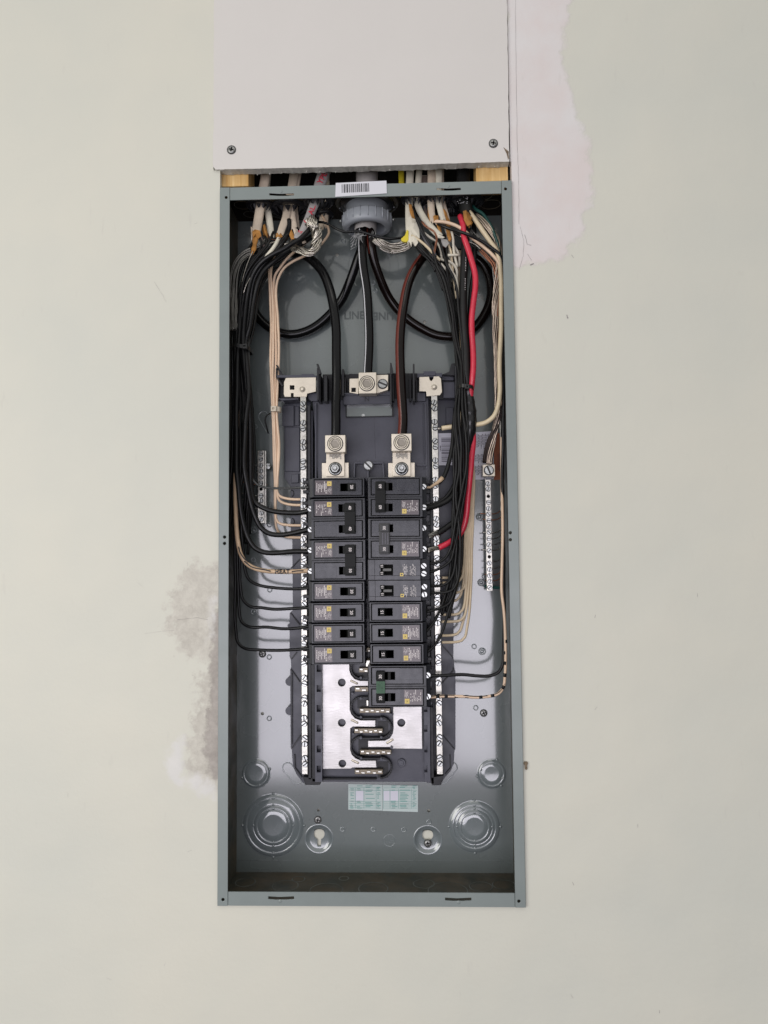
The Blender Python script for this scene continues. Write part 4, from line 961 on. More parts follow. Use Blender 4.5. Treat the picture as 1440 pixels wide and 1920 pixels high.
def tandem(px, py, num, label, group):
    t_ = base_thing(px, py, True, label, group)
    def g():
        b = MB(); body_geo(b, -BU + .0012, BU + .001, 19.2 * UP, out=.011); return b.mesh('body', [BRK])
    obj_from('body', cached('tb', g), t_, .0004)
    def w():
        b = MB(); plate_hole(b, -47 * UP, 49 * UP, -18.6 * UP, 18.6 * UP, (4 * UP, 27 * UP, -10 * UP, 10 * UP), FY - .0006, FY + .0003); b.box(4 * UP, 27 * UP, FY - .0001, FY + .0002, -10 * UP, 10 * UP, 1); return b.mesh('face_plate', [BRKF, VOID])
    obj_from('face_plate', cached('tw', w), t_, .0002)
    obj_from('seam', cached('ts', lambda: MB().box(-47 * UP, 49 * UP, FY - .00075, FY - .0005, 10.6 * UP, 11.2 * UP).box(38 * UP, 38.6 * UP, FY - .00075, FY - .0005, -18 * UP, 18 * UP).mesh('seam', [VOID])), t_)
    def k():
        b = MB(); b.box(7 * UP, 23 * UP, FY - .003, FY + .0001, -2.6 * UP, 2.6 * UP); return b.mesh('barrier_tab', [mat('grey_tab', (.10, .10, .095), .4)])
    obj_from('barrier_tab', cached('tk', k), t_, .0004)
    for v in (-6.6, 6.6):
        tg = obj_from('toggle', cached(('tt', v), lambda: MB().box(20 * UP, 29 * UP, FY - .0042, FY + .0001, (v - 3.6) * UP, (v + 3.6) * UP).mesh('toggle', [BLK])), t_, .0005); number(tg, num, 24.6 * UP, v * UP, FY - .0044, .0040)
    def lp():
        b = MB(); label_print(b, -38 * UP, -27 * UP, -10 * UP, 12 * UP, FY - .0008, 31); label_print(b, -23 * UP, -14 * UP, -10 * UP, 12 * UP, FY - .0008, 33); return b.mesh('fine_print', [INKW])
    obj_from('fine_print', cached('tlp', lp), t_)
    def y():
        b = MB(); plate_hole(b, -15 * UP, -9 * UP, 6 * UP, 12 * UP, (-13.6 * UP, -10.4 * UP, 7.4 * UP, 10.6 * UP), FY - .0009, FY - .0006); return b.mesh('square_emblem', [YEL])
    obj_from('square_emblem', cached('ty', y), t_)
    for v in (-7.0, 7.6):
        s_ = obj_from('terminal_screw', SM_BRK, t_); s_.location = (-53.5 * UP, FY + .0048, v * UP); s_.rotation_euler[1] = random.uniform(.2, 1.6)
        o_ = obj_from('terminal_slot', cached(('sl', v), lambda: MB().box(-.0435, -.0385, FY + .008, FY + .016, (v - 3) * UP, (v + 3) * UP).mesh('terminal_slot', [VOID])), t_)
    return t_
TOGL = (17, 33); TOGR = (19, 30)
GS = 'single pole breakers'
random.seed(12)
single(634, 914, '20', False, 'single 20 amp breaker at the very top of the left column', GS, TOGL)
double(634, 972.5, '40', False, 'double breaker marked 40 in the left column, just under the topmost single breaker', 'double pole breakers', (1, 33), (13, 33))
double(634.5, 1050.5, '50', False, 'double breaker marked 50 in the left column, fed by the beige wire marked HEAT', 'double pole breakers', (1, 33), (13, 33))
single(634, 1109, '20', False, 'single 20 breaker in the left column directly below the double 50 breaker', GS, TOGL)
single(633.5, 1148.5, '20', False, 'single 20 breaker in the left column, second below the double 50 breaker', GS, TOGL)
single(633.5, 1188, '20', False, 'single 20 breaker in the left column, second from the bottom', GS, TOGL)
single(634.5, 1227.5, '20', False, 'single 20 breaker at the bottom of the left column above the bare bus bar', GS, TOGL)
double(741.5, 932, '60', True, 'double breaker marked 60 at the top of the right column', 'double pole breakers', (5, 38), (18.5, 37.5))
GREYT = mat('dark_grey_tie', (.014, .014, .015), .36)
double(741.5, 1010, '30', True, 'double breaker marked 30 in the right column with a lettered dark grey handle tie', 'double pole breakers', (4, 31), (10.5, 30), GREYT, 'emb')
tandem(741, 1068.3, '15', 'flat tandem breaker in the right column, upper of the two with paired white screws', 'tandem breakers')
tandem(742, 1107.5, '15', 'flat tandem breaker in the right column, lower of the two with paired white screws', 'tandem breakers')
single(742.5, 1147.3, '15', True, 'single 15 breaker in the right column directly below the tandem breakers', GS, TOGR)
single(743, 1186.3, '15', True, 'single 15 breaker in the right column, middle one of the three singles', GS, TOGR)
single(744.5, 1226.3, '15', True, 'single 15 breaker in the right column directly above the double breaker with green print', GS, TOGR)
dl_ = double(745.5, 1287, '30', True, 'double breaker marked 30 with a green printed handle tie at the bottom right', 'double pole breakers', (4, 38), (22, 37), BLK, 'green')
dl_.scale = (1.055, 1, 1)
# ================================================================== CABLES AND WIRES
random.seed(99)
def wire(label, pts, wpx, m, group=None, name='insulated_wire', cat='wire', sides=10, end=None, start=None, wob=.00038, stripe=None):
    """pts (px, py, depth mm); wpx = width in photograph pixels"""
    P = path(pts); r = wpx / scl(pts[len(pts) // 2][2] / 1000) / 2
    o3 = [random.uniform(0, 6) for _ in range(4)]
    P = [p + Vector((math.sin(i * .11 + o3[0]) + .6 * math.sin(i * .29 + o3[1]), math.sin(i * .21 + o3[2]), .7 * math.sin(i * .17 + o3[3]))) * wob for i, p in enumerate(P)]
    b = MB()
    if stripe: b.tube(P, r, 20, matf=lambda u, k: 1 if k in stripe[1] and (len(stripe) < 3 or u > stripe[3] or (u < stripe[2] and k == 12)) else 0)
    else: b.tube(P, r, sides)
    o = b.build(name, [m, stripe[0]] if stripe else m); tag(o, label, cat, group)
    for e, ps in ((end, P), (start, P[::-1])):
        if e:
            L = e / 1000; d = (ps[-1] - ps[-4]).normalized(); bb = MB(); bb.tube([ps[-1] - d * .001, ps[-1] + d * L * .5, ps[-1] + d * L], r * .55, 8); bb.build('bare_end', COP if end == 6.1 else ALU, o)
    return o
# ---- feeder conductors
feed = 'service conductors'
wire('plain black feeder looping round the left side of the box into the left main lug', [(684, 425, 46), (681, 455, 48), (669, 493, 60), (653.7, 534, 70), (639, 565, 77), (611, 597, 82), (581, 618, 84), (551, 626.5, 85), (523, 623, 85), (496, 607, 85), (481, 589, 84), (474, 565, 83), (476, 530, 82), (490, 500, 80), (515, 480, 75), (545, 474, 68), (570, 479, 60), (586, 489, 54), (604, 508, 48), (618, 541, 42), (625, 570, 38), (629, 604, 36), (630.5, 660, 34), (630.5, 742, 32), (630.5, 790, 30), (629.5, 822, 29)], 17.2, WGLS, feed, sides=20)
wire('brown striped black feeder looping round the box\'s right side into the right main lug', [(694, 425, 46), (697, 460, 46), (702, 490, 52), (714, 528, 62), (731, 562, 72), (760, 595, 80), (793, 617, 84), (821, 629, 85), (852, 631, 85), (880, 621, 85), (899, 604, 84), (914, 577, 84), (920.5, 546, 83), (916, 516, 82), (900, 491, 80), (875, 478, 76), (830, 470, 72), (800, 477, 62), (785, 493, 54), (770.5, 518, 48), (761, 546, 44), (755, 580, 40), (751.5, 621, 37), (750, 661, 35), (751.5, 701, 33), (753.5, 760, 31), (755, 790, 30), (753.5, 822, 29)], 17.2, WBRN, feed, sides=20, stripe=(SBRN, (11, 12, 13), .05, .56))
wire('straight black feeder with a white stripe running down into the neutral lug', [(681, 425, 44), (679, 452, 42), (681, 490, 40), (687, 540, 38), (691, 600, 36), (691.5, 650, 34), (690.5, 697, 32), (690, 712, 32)], 17.2, WGLS, feed, sides=20, stripe=(SWHT, (12,)))
b = MB()
for cx_, cy_, n_, d_ in ((690, 695, 7, 30), (630, 811, 6, 28), (754, 810, 6, 28)):
    for k in range(n_): b.tube([U(cx_ - 6.5 + 13 * k / (n_ - 1), cy_ + 6, d_ / 1000 + .002), U(cx_ - 6 + 12 * k / (n_ - 1) + random.uniform(-.6, .6), cy_ - 3 - random.uniform(0, 3), d_ / 1000)], .0007, 6)
tag(b.build('bare_strands', ALU, kind='stuff'), 'tips of bare feeder strands poking out above the three big lugs', 'wire strands')
# grey cable stub and bushing
BUSH = thing('conduit_bushing', 'big grey plastic bushing around the feeders at the top of the box', 'bushing', (xb, .05, zi))
b = MB(); z0 = zi - .0340; R_ = .0318
b.lathe((xb, .05, z0), [(.0228, .034), (.0228, .003), (.0238, .0003), (.0248, 0), (.0290, 0), (R_, .0022), (R_ + .0002, .008), (R_, .0165), (R_ - .002, .0185), (.027, .0188), (.027, .034)], 56, 0, axis='z')
b.build('ring', GRY, BUSH)
b = MB()
for k in range(20):
    a = 2 * math.pi * (k + .3) / 20; p = Vector((xb + R_ * math.cos(a), .05 + R_ * math.sin(a), 0)); b.tube([(p.x, p.y, z0 + .0045), (p.x, p.y, z0 + .0120), (p.x, p.y, z0 + .0180)], lambda u: .0009, 6)
b.split('grip_rib', GRY, BUSH)
b = MB(); b.lathe((xb, .05, zi), [(.030, 0), (.0345, 0), (.0345, -.0022), (.031, -.0024), (.031, -.0034), (.0255, -.0034)], 40, 0, axis='z'); 
for a in (.1, 3.0, 1.6): b.lathe((xb + .0355 * math.cos(a), .05 - abs(.0355 * math.sin(a)) * .4, zi - .006), [(.0001, .0018), (.0017, .0014), (.0019, -.0012), (.0001, -.0018)], 10, 0, axis='z')
b.build('locknut', SCRD, BUSH)
for a in (.12, 3.02): b = MB(); b.lathe((xb + .0345 * math.cos(a), .046, z0 + .010), [(.0001, .0018), (.0018, .0012), (.0018, -.0014), (.0001, -.0018)], 10, 0, axis='z'); b.build('set_screw', SCR, BUSH)
P = [U(688, 300, .052) + Vector((0, 0, 0)), U(688, 350, .052), U(686.5, 400, .050), U(685, 436, .047)]
o = tag(MB().tube(spline(P), .0143, 28, jag=.0012).build('service_cable', SHTG), 'thick grey service cable stub passing down through the grey bushing', 'cable')
random.seed(8); b = MB()
for k in range(15):
    x = 663 + random.uniform(0, 40); y = 434 + random.uniform(-3, 3); b.tube([U(x, y, .034), U(x + random.uniform(-5, 5), y + random.uniform(4, 9), .031), U(x + random.uniform(-8, 6), y + random.uniform(6, 14), .030)], .00035, 5)
for k in range(5): b.tube([U(670 - k * .2, 438 + k * 6, .034), U(663 - k * .1, 441 + k * 6, .031), U(657 + .1 * k, 448 + k * 5, .031)], .00026, 5)
for k in range(4): b.tube([U(674 + k * 1.5, 437, .033), U(664 + k * 4.5, 450, .0305), U(659 + k * 7, 464 - 3 * k, .031)], .0003, 5)
tag(b.build('glass_fibre_tape', mat('fibre_tape', (.42, .42, .42), .5), kind='stuff'), 'frayed pale reinforcing mesh hanging from the end of the thick grey cable', 'fibre mesh')
# ---- sheathed cables (name, colour, path, width px, flatness)
def sheath(label, pts, w0, w1, m, flat=.5, group=None, jag=.0030, text=None, paper=None, twist=0):
    P = path(pts); s_ = scl(pts[0][2] / 1000)
    b = MB(); b.tube(P, lambda u: (w0 + (w1 - w0) * u) / s_ / 2, 22, flat=flat, jag=jag)
    o = tag(b.build('sheathed_cable', m), label, 'cable', group)
    if paper:
        q = path(paper[0]); bb = MB(); bb.tube(q, lambda u: paper[1] / s_ / 2 * (.55 + .6 * math.sin(3 * u) + .25 * math.sin(17 * u)), 9, flat=.45, jag=.003); bb.build('paper_filler', PAPR, o)
    return o
cg = 'sheathed cables entering the top of the box'
sheath('flat cream cable at the far left top with torn brown paper at its end', [(501, 300, 42), (497, 335, 42), (490, 372, 40), (487, 395, 38), (483, 420, 35), (480, 436, 33)], 19, 18, SHTH, paper=([(481, 428, 33), (479, 445, 32), (477, 462, 31), (473, 476, 31)], 9))
sheath('cream cable just right of the far left one with faint green lettering', [(505, 300, 56), (499, 372, 52), (502, 395, 48), (506, 420, 44), (508, 440, 42)], 13, 13, SHTW, paper=([(494, 424, 46), (497, 436, 45), (500, 446, 45)], 9))
sheath('cream cable splitting left under the round knockout at the top left', [(556, 300, 62), (548, 350, 58), (540, 385, 52), (537, 405, 46), (530, 425, 40), (525, 440, 36)], 20, 14, SHTH, .42, paper=([(524, 436, 36), (522, 444, 36)], 10))
sheath('cream cable splitting right under the round knockout at the top left', [(560, 300, 64), (554, 350, 60), (548, 387, 54), (548, 408, 48), (551, 426, 44), (553, 442, 42)], 17, 13, SHTH, .42, paper=([(553, 438, 42), (550, 446, 42)], 8))
sheath('narrow cream cable behind the two under the round knockout', [(563, 300, 66), (558, 350, 64), (555, 387, 62), (557, 412, 60), (560, 436, 58)], 8, 7, SHTH, .6)
red = sheath('wide grey cable printed in red leaning across the top left', [(616, 290, 40), (608, 322, 40), (600, 345, 38), (591, 378, 33), (581, 404, 28), (571, 426, 25), (562, 446, 24)], 27, 13, SHTG, .55)
def red_text(s, px, py, ang, size, d):
    p = U(px, py, d / 1000); b = MB(); add_text(b, s, (p.x, p.y, p.z), size, ang, wrap=(.0085, .0046)); b.build('red_lettering', INKR, red)
red_text('YPE', 605, 337, 1.06, .0100, 37.6); red_text('AL.', 586, 396, 1.22, .0092, 28.6); red_text('6', 574, 418, 1.12, .0078, 24.8); red_text('S.', 564.5, 437, .9, .0066, 23)
sheath('short cream cable behind the braided bundle at the top', [(612, 330, 82), (610, 372, 79), (606, 400, 74), (603, 416, 70), (602, 428, 68)], 13, 10, SHTH, .5)
sheath('cream cable with a slit right side behind the grey printed cable', [(614, 340, 80), (612, 385, 76), (612, 405, 70), (611, 424, 64)], 9, 8, SHTH, .5)
sheath('yellowish cream cable at the left of the right hand cable group', [(770, 300, 46), (768, 345, 43), (767, 380, 38), (767, 410, 33), (768, 435, 30), (771, 456, 28)], 15, 14, SHTW, .5, paper=([(769, 390, 30), (772, 400, 29.5), (774, 408, 29.5)], 6))
sheath('cream cable curving right in the right hand cable group', [(787, 300, 50), (784, 345, 47), (781, 370, 43), (786, 393, 38), (797, 412, 34), (810, 428, 31), (824, 442, 30)], 12, 13, SHTW, .55)
sheath('short dusky cream cable deep behind the right hand cable group', [(796, 330, 66), (795, 385, 60), (797, 402, 58), (799, 420, 56)], 14, 12, mat('dusky_sheath', (.40, .31, .26), .5), .5)
sheath('rounded peach cable in the middle of the right hand cable group', [(810, 300, 46), (809, 345, 42), (808, 375, 37), (809, 398, 33), (813, 418, 31)], 17, 12, SHTH, .6, paper=([(814, 404, 31), (817, 412, 30)], 9))
sheath('cream cable at the right of the right hand cable group', [(823, 300, 44), (823, 345, 41), (822, 375, 37), (826, 395, 34), (831, 413, 33)], 14, 11, SHTW, .5)
sheath('thin cream cable with a brown paper tail in the right hand cable group', [(828, 300, 54), (828, 350, 49), (831, 380, 44), (838, 405, 39), (842, 424, 37)], 10, 8, SHTH, .5, paper=([(831, 393, 38), (838, 410, 36), (842, 432, 35), (845, 450, 34)], 8))
sheath('yellow cable seen only in the gap above the box', [(752, 300, 60), (753, 345, 60), (755, 365, 60)], 11, 11, YELP, .5)
def plain_dark(label, pts, w, m): sheath(label, pts, w, w, m, .8)
# black taped cable and its paper
blk = sheath('fat black jacketed cable with brown paper at the top right', [(868, 300, 46), (869, 350, 44), (870, 372, 40), (874, 392, 36), (879, 410, 33)], 27, 24, WBLK2, .75, paper=([(874, 398, 28), (877, 410, 26), (880, 423, 25)], 13))
random.seed(6); b = MB()
for k in range(14): x, y = 858 + random.uniform(0, 22), 364 + random.uniform(0, 22); p = U(x, y, .030); b.lathe((p.x, p.y - .001, p.z), [(.0001, -.0004), (.0007, -.0002), (.0004, .0004)], 5, 0, axis='z', smooth=False)
b.build('paint_speck', STK, blk, kind='stuff')
# torn flaps of sheath and kraft paper, stray wires in the tangle
SHB = {o['label']: o for o in bpy.data.objects if o.name.startswith('sheathed_cable')}
def flap(owner, pts, d, m, name='torn_flap'):
    o = [v for k, v in SHB.items() if owner in k][0]
    P = [U(x, y, (d + random.uniform(-1.5, 1.5)) / 1000) for x, y in pts]; n = len(P); c = sum(P, Vector()) / n + Vector((0, -.0016, 0)); th = Vector((0, .0006, 0))
    b = MB(); b.add([c] + P + [p + th for p in P] + [c + th], [(0, 1 + k, 1 + (k + 1) % n) for k in range(n)] + [(1 + k, 1 + n + k, 1 + n + (k + 1) % n, 1 + (k + 1) % n) for k in range(n)] + [(1 + 2 * n, 1 + n + (k + 1) % n, 1 + n + k) for k in range(n)]); b.build(name, m, o)
random.seed(77)
for ow, pts, d, m in (
    ('yellowish cream cable', [(762, 410), (770, 404), (779, 412), (786, 430), (787, 446), (780, 449), (770, 444), (763, 432)], 29, SHTW),
    ('yellowish cream cable', [(766, 382), (772, 384), (777, 398), (778, 410), (772, 408), (768, 396)], 26, PAPR),
    ('yellowish cream cable', [(772, 412), (780, 413), (779, 416), (773, 416)], 26, SHTW),
    ('yellowish cream cable', [(772, 438), (780, 441), (784, 455), (779, 462), (773, 452)], 27, SHTW),
    ('curving right', [(816, 436), (826, 440), (834, 445), (830, 447), (818, 446)], 27, SHTW),
    ('curving right', [(826, 447), (838, 449), (842, 456), (836, 464), (829, 460)], 31, mat('greyish_torn_sheath', (.36, .35, .33), .6)),
    ('rounded peach', [(803, 388), (807, 398), (811, 412), (806, 416), (802, 404)], 32, PAPR),
    ('rounded peach', [(812, 405), (822, 404), (822, 411), (814, 414)], 28, PAPR),
    ('rounded peach', [(818, 420), (826, 424), (829, 440), (824, 438)], 31, PAPR),
    ('brown paper tail', [(828, 388), (834, 395), (840, 412), (838, 420), (832, 408)], 33, PAPR),
    ('brown paper tail', [(836, 430), (843, 432), (846, 448), (842, 453), (838, 442)], 32, PAPR),
    ('fat black jacketed', [(868, 396), (874, 394), (880, 404), (884, 420), (876, 424), (870, 412)], 23, PAPR),
    ('far left top', [(473, 434), (478, 430), (487, 432), (490, 442), (484, 448), (478, 440), (474, 446)], 29, PAPR),
    ('far left top', [(470, 424), (474, 428), (473, 448), (471, 452)], 31, SHTH),
    ('right of the far left', [(493, 422), (497, 420), (501, 434), (502, 446), (497, 442)], 36, PAPR),
    ('splitting left', [(517, 440), (528, 440), (530, 444), (524, 446), (517, 445)], 33, PAPR),
    ('splitting right', [(546, 430), (551, 440), (552, 448), (546, 449), (542, 440)], 36, PAPR),
    ('splitting right', [(548, 424), (558, 430), (560, 440), (552, 441)], 37, SHTH),
    ('grey cable printed', [(553, 438), (562, 434), (566, 440), (558, 447), (551, 446)], 22, SHTG)):
    flap(ow, pts, d, m)
# collars (black snap-in connectors) with teeth at the holes
for px, d, r in TOPH:
    x = top_x(px, d); g = thing('cable_connector', {488: 'black snap-in connector at the far left of the top wall', 543: 'black snap-in connector in the ringed knockout at the top left', 597: 'black connector round the grey printed cable', 609: 'small black connector behind the grey printed cable', 777: 'black connector round the left cables of the right hand group', 800: 'small black connector deep in the right hand group', 823: 'black connector round the middle cables of the right hand group', 846: 'small black connector beside the right hand cable group', 873: 'black connector round the fat black cable'}[px], 'cable connector', (x, d, zi), 'snap-in cable connectors')
    b = MB(); b.lathe((x, d, zi), [(r * .70, .004), (r * .72, -.003), (r * .95, -.0042), (r * 1.10, -.0018), (r * 1.10, 0)], 28, 0, axis='z'); b.build('collar', PLAB, g)
    b = MB(); n = 14
    for k in range(n):
        a = 2 * math.pi * (k + .5) / n; a2 = math.pi / n * .85; R1 = r * .92; R2 = r * .66; q = [(x + R1 * math.cos(a + s_), d + R1 * .75 * math.sin(a + s_), zi - .0035) for s_ in (-a2, a2)] + [(x + R2 * math.cos(a), d + R2 * .75 * math.sin(a), zi - .0105)]
        b.add(q + [(x + R1 * 1.06 * math.cos(a), d + R1 * .8 * math.sin(a), zi - .0035)], [(0, 1, 2), (1, 3, 2), (3, 0, 2), (0, 3, 1)], 0)
    b.build('tooth', PLAB, g, kind='stuff')
knr = MB(); x = top_x(543, .056); knr.lathe((x, .056, zi), [(.036, 0), (.0355, -.0008), (.034, -.0004), (.0335, -.0009), (.030, -.0009), (.0292, -.0002), (.0265, -.0002)], 44, 0, axis='z'); knr.build('knockout', STEELD, ENC)
knr = MB(); knr.lathe((xb, .05, zi), [(.041, 0), (.0405, -.0008), (.039, -.0002), (.036, -.0007), (.0355, 0)], 44, 0, axis='z'); knr.build('knockout', STEELD, ENC)
for px, d, r in ((470, .072, .009), (455, .045, .011), (920, .060, .013), (905, .035, .012)):
    x = top_x(px, d); k = MB(); k.lathe((x, d, zi), [(r + .0006, 0), (r, -.0007), (r - .0006, 0)], 30, 0, axis='z'); k.build('knockout', STEELD, ENC)

# ---- aluminium braids
def strands(label, pts, wpx, n, turns, m=ALU, group='bare ground strands', rs=.0008, flat=.7, cat='wire bundle', seed=1, fray=0):
    random.seed(seed); C = path(pts, .0025); r = wpx / scl(pts[len(pts) // 2][2] / 1000) / 2; b = MB(); N = len(C)
    T = [(C[min(i + 1, N - 1)] - C[max(i - 1, 0)]).normalized() for i in range(N)]
    for k in range(n):
        ph = 2 * math.pi * k / n + random.uniform(-.2, .2); rr = r * random.choice((.55, .8, 1, 1)); Q = []
        for i in range(N):
            u = i / (N - 1); w_ = T[i].cross(Vector((0, 1, 0))).normalized(); a = ph + turns * 2 * math.pi * u; e = 1 + fray * u
            Q.append(C[i] + w_ * (rr * e * math.cos(a)) + Vector((0, -1, 0)) * (rr * flat * e * math.sin(a)))
        b.tube(Q, rs, 6)
    return tag(b.build('bare_wire_bundle', m), label, cat, group)
strands('bright twisted aluminium strands wrapped down the side of the grey printed cable', [(580, 408, 20), (588, 420, 18), (594, 436, 20), (594, 450, 22), (591, 465, 24)], 19, 16, 1.1, seed=1)
strands('bright aluminium strands turning left below the wrapped knot', [(595, 438, 23), (594, 458, 21), (588, 471, 19), (577, 474, 20), (563, 469, 24), (547, 465, 30)], 13, 12, .7, seed=2)
strands('small aluminium strands wound across the wrapped knot', [(574, 424, 17), (580, 419, 15), (589, 424, 15), (597, 430, 18)], 8, 7, .8, seed=3)
strands('loose aluminium strands sagging from the feeders to the right hand cables', [(703, 446, 38), (715, 457, 40), (733, 464, 44), (752, 461, 46), (770, 451, 44)], 15, 14, .35, ALU, seed=4, flat=.5, rs=.0009)
strands('aluminium strands under the long sagging ones beside the feeders', [(703, 450, 44), (718, 466, 44), (738, 473, 46), (758, 468, 46), (772, 457, 44)], 7, 6, .5, ALU, seed=5)
strands('dull bare strands fanning down the left top corner', [(474, 470, 34), (458, 478, 32), (446, 492, 30), (439, 515, 30), (437, 545, 32), (439, 620, 34)], 15, 14, .25, ALUD, seed=6, rs=.00055)
strands('dull bare strands running right from the left cream cables', [(508, 438, 44), (500, 448, 40), (490, 456, 36), (474, 468, 33)], 8, 8, .6, ALUD, seed=7)
strands('bare ground strands falling from the black cable to the top of the right ground bar', [(890, 404, 34), (903, 414, 32), (918, 430, 30), (931, 450, 30), (936, 480, 30), (934, 520, 32), (929, 565, 36), (930, 620, 40), (932, 700, 42), (934, 760, 44), (932, 790, 48), (925, 820, 54), (919, 850, 58), (917, 872, 60)], 11, 11, 2.2, mat('brownish_strand', (.40, .33, .27), .34, .9, .5, 0, .1, 300, .3, 60), seed=8, rs=.0010)
strands('brownish ground strands beside the bright ones above the right ground bar', [(893, 408, 40), (922, 444, 38), (937, 500, 36), (938, 600, 40), (938, 700, 44), (938, 770, 46), (930, 800, 50), (915, 835, 56), (910, 868, 62)], 9, 8, 1.5, mat('tarnished_copper', (.05, .038, .034), .45, .6), seed=9, rs=.0011)
# ---- left: blacks in the harness
lg = 'black wires running down the left side'
wire('thick black wire in the left bundle ending at the upper half of breaker 40', [(585, 425, 24), (577, 434, 22), (562, 449, 20), (548, 457, 19), (530, 468, 19), (513, 476, 20), (497, 486, 22), (484, 498, 24), (473, 518, 26), (466, 544, 28), (462, 565, 30), (458, 611, 32), (456, 651, 32), (462, 720, 32), (469, 800, 34), (470, 870, 36), (471, 915, 36), (477, 941, 36), (492, 952, 36), (512, 958.5, 36), (537, 961, 35), (562, 961, 33), (580, 957, 30)], 9.6, WBLK, lg)
wire('thick black wire with a nick ending at the lower pole of the breaker marked 40', [(590, 440, 40), (560, 460, 34), (535, 474, 30), (513, 491, 28), (496, 507, 28), (484, 530, 28), (477, 562, 30), (469, 611, 32), (461, 641, 34), (464, 700, 30), (466, 740, 28), (461, 800, 27), (458, 870, 26), (464, 915, 28), (470, 946, 30), (479, 971, 32), (490, 990, 33), (505, 1000, 34), (525, 1002.5, 34), (550, 999.5, 33), (580, 993, 30)], 9.6, WBLK, lg)
wire('thick black wire ending at the upper pole of the breaker marked 50', [(560, 430, 44), (540, 440, 38), (520, 462, 34), (498, 478, 32), (476, 500, 32), (462, 530, 32), (453, 580, 34), (448, 640, 34), (445, 700, 32), (443, 780, 30), (444, 877, 28), (447.5, 915, 28), (451, 952, 28), (457, 984, 29), (465, 1009, 30), (476, 1026, 32), (494, 1035, 33), (519, 1036.5, 33), (544, 1034.5, 32), (580, 1034.5, 30)], 9.6, WBLK, lg)
heat = wire('thick beige wire marked HEAT in the left column', [(470, 500, 50), (455, 560, 48), (447, 620, 46), (444, 700, 42), (445, 780, 40), (444, 850, 38), (441.5, 900, 36), (442, 952, 33), (443.5, 990, 30), (446, 1015, 29), (451, 1038, 28), (462, 1056, 28), (480.5, 1066.5, 28), (511, 1071.6, 28), (551, 1071.6, 28), (584, 1069.6, 28)], 8.4, WBEI, None, wob=0)
b = MB(); P = U(529, 1071.8, .0253); _txt.clear(); text_geo('HEAT', 1, .035); add_text(b, 'HEAT', (P.x, .0274, P.z), .0076, 0.0, wrap=(.0034, .0030)); b.build('handwritten_lettering', INK, heat)
b = MB()
for seg in ([(447, 1025), (450, 1036), (457, 1046), (466, 1054)], [(458, 1052), (470, 1062), (482, 1066), (495, 1068), (507, 1071)], [(547, 1072), (556, 1070.5), (569, 1070.3)]):
    b.tube(spline([U(x + random.uniform(-.3, .3), y, .0248) for x, y in seg], .002), .0007, 6)
b.build('pen_line', INK, heat)
def lw(label, tail, x0, dx, d, w=5.9, m=WBLK, grp=lg, top=None):
    pts = (top or [(510 + dx, 470, 36), (488 + dx, 480, 34), (472 + dx, 500, 33), (462 + dx * .8, 540, 33), (452 + dx * .5, 590, 34), (447 + dx * .5, 648, d), (x0, 720, d), (x0, 850, d)]) + tail
    return wire(label, pts, w, m, grp)
wire('greyish thin wire ending at the topmost single breaker of the left column', [(505, 462, 34), (490, 480, 34), (478, 505, 34), (470, 560, 36), (466, 620, 36), (468, 720, 36), (469, 800, 38), (466, 850, 38), (465, 877, 38), (467.5, 888, 38), (474, 900, 38), (484, 909, 38), (500, 914, 38), (537, 915.5, 36), (583, 914, 30)], 4.4, mat('grey_black_insulation', (.045, .047, .047), .42), lg)
lw('thin black wire ending at the 20 breaker directly below the double 50 breaker', [(452, 960, 40), (456, 1030, 42), (459, 1068, 42), (467, 1087, 42), (484, 1097, 40), (511, 1102, 38), (551, 1104, 35), (583, 1102, 30)], 450, 4, 40)
lw('thin black wire ending at the 20 breaker second below the double 50 breaker', [(448, 960, 42), (449, 1065, 44), (451, 1101, 44), (456, 1125, 44), (470, 1137, 42), (490, 1139, 40), (515, 1142, 38), (551, 1141, 35), (583, 1140, 30)], 455, -2, 42)
lw('thin black wire ending at the second 20 breaker from the bottom of the left column', [(445, 960, 40), (446, 1060, 42), (447.5, 1140, 42), (453, 1166, 42), (468, 1175.5, 40), (500, 1175.5, 38), (531, 1178.5, 37), (561, 1177.5, 35), (584, 1174, 30)], 459, 8, 38)
lw('thin black wire ending at the bottom 20 breaker of the left column', [(440, 960, 38), (441.5, 1100, 40), (442, 1181, 42), (446, 1205, 42), (458, 1215, 40), (490, 1218.5, 38), (531, 1219.5, 36), (585, 1216, 30)], 441, -8, 36)
# filler blacks of the bundle (same look), from the cable ends at the top to the tie and on
for k, (x0, x1, x2, d) in enumerate(((462, 437, 436, 46), (476, 441, 440, 42), (486, 451, 463, 50), (498, 459, 472, 46), (470, 446, 449, 54), (508, 464, 476, 52), (492, 455, 468, 40), (480, 440, 453, 50))):
    wire('black wire packed in the left bundle between the top cables and the black tie', [(x0 + 22, 446 + k * 2, d), (x0 + 8, 462 + k, d - 4), (x0 - 4, 485, d - 4), ((x0 + x1) / 2 - 4, 530, d), (x1 + 3, 590, d), (x1 + (k % 3 - 1), 650, d - 6), ((x1 + x2) / 2, 740, d), (x2, 830, d + 4), (x2 - 3, 900 + 14 * (k % 3), d + 8), (x2 - 8, 980 + 20 * (k % 4), d + 22)], 6.0, WBLK2 if k % 2 else WBLK, 'black wires packed in the left bundle')
wire('medium black wire from the split cream cable into the left bundle', [(541, 412, 44), (541, 432, 42), (535, 448, 36), (524, 462, 30), (508, 482, 28), (490, 502, 28), (476, 530, 30), (468, 580, 34), (462, 640, 34)], 9, WBLK, lg)
wire('thin black wire crossing the cream cables at the top left', [(512, 435, 36), (507, 447, 30), (499, 462, 27), (486, 478, 26), (472, 496, 26), (460, 520, 28), (452, 560, 30), (446, 640, 34)], 5, WBLK, lg)
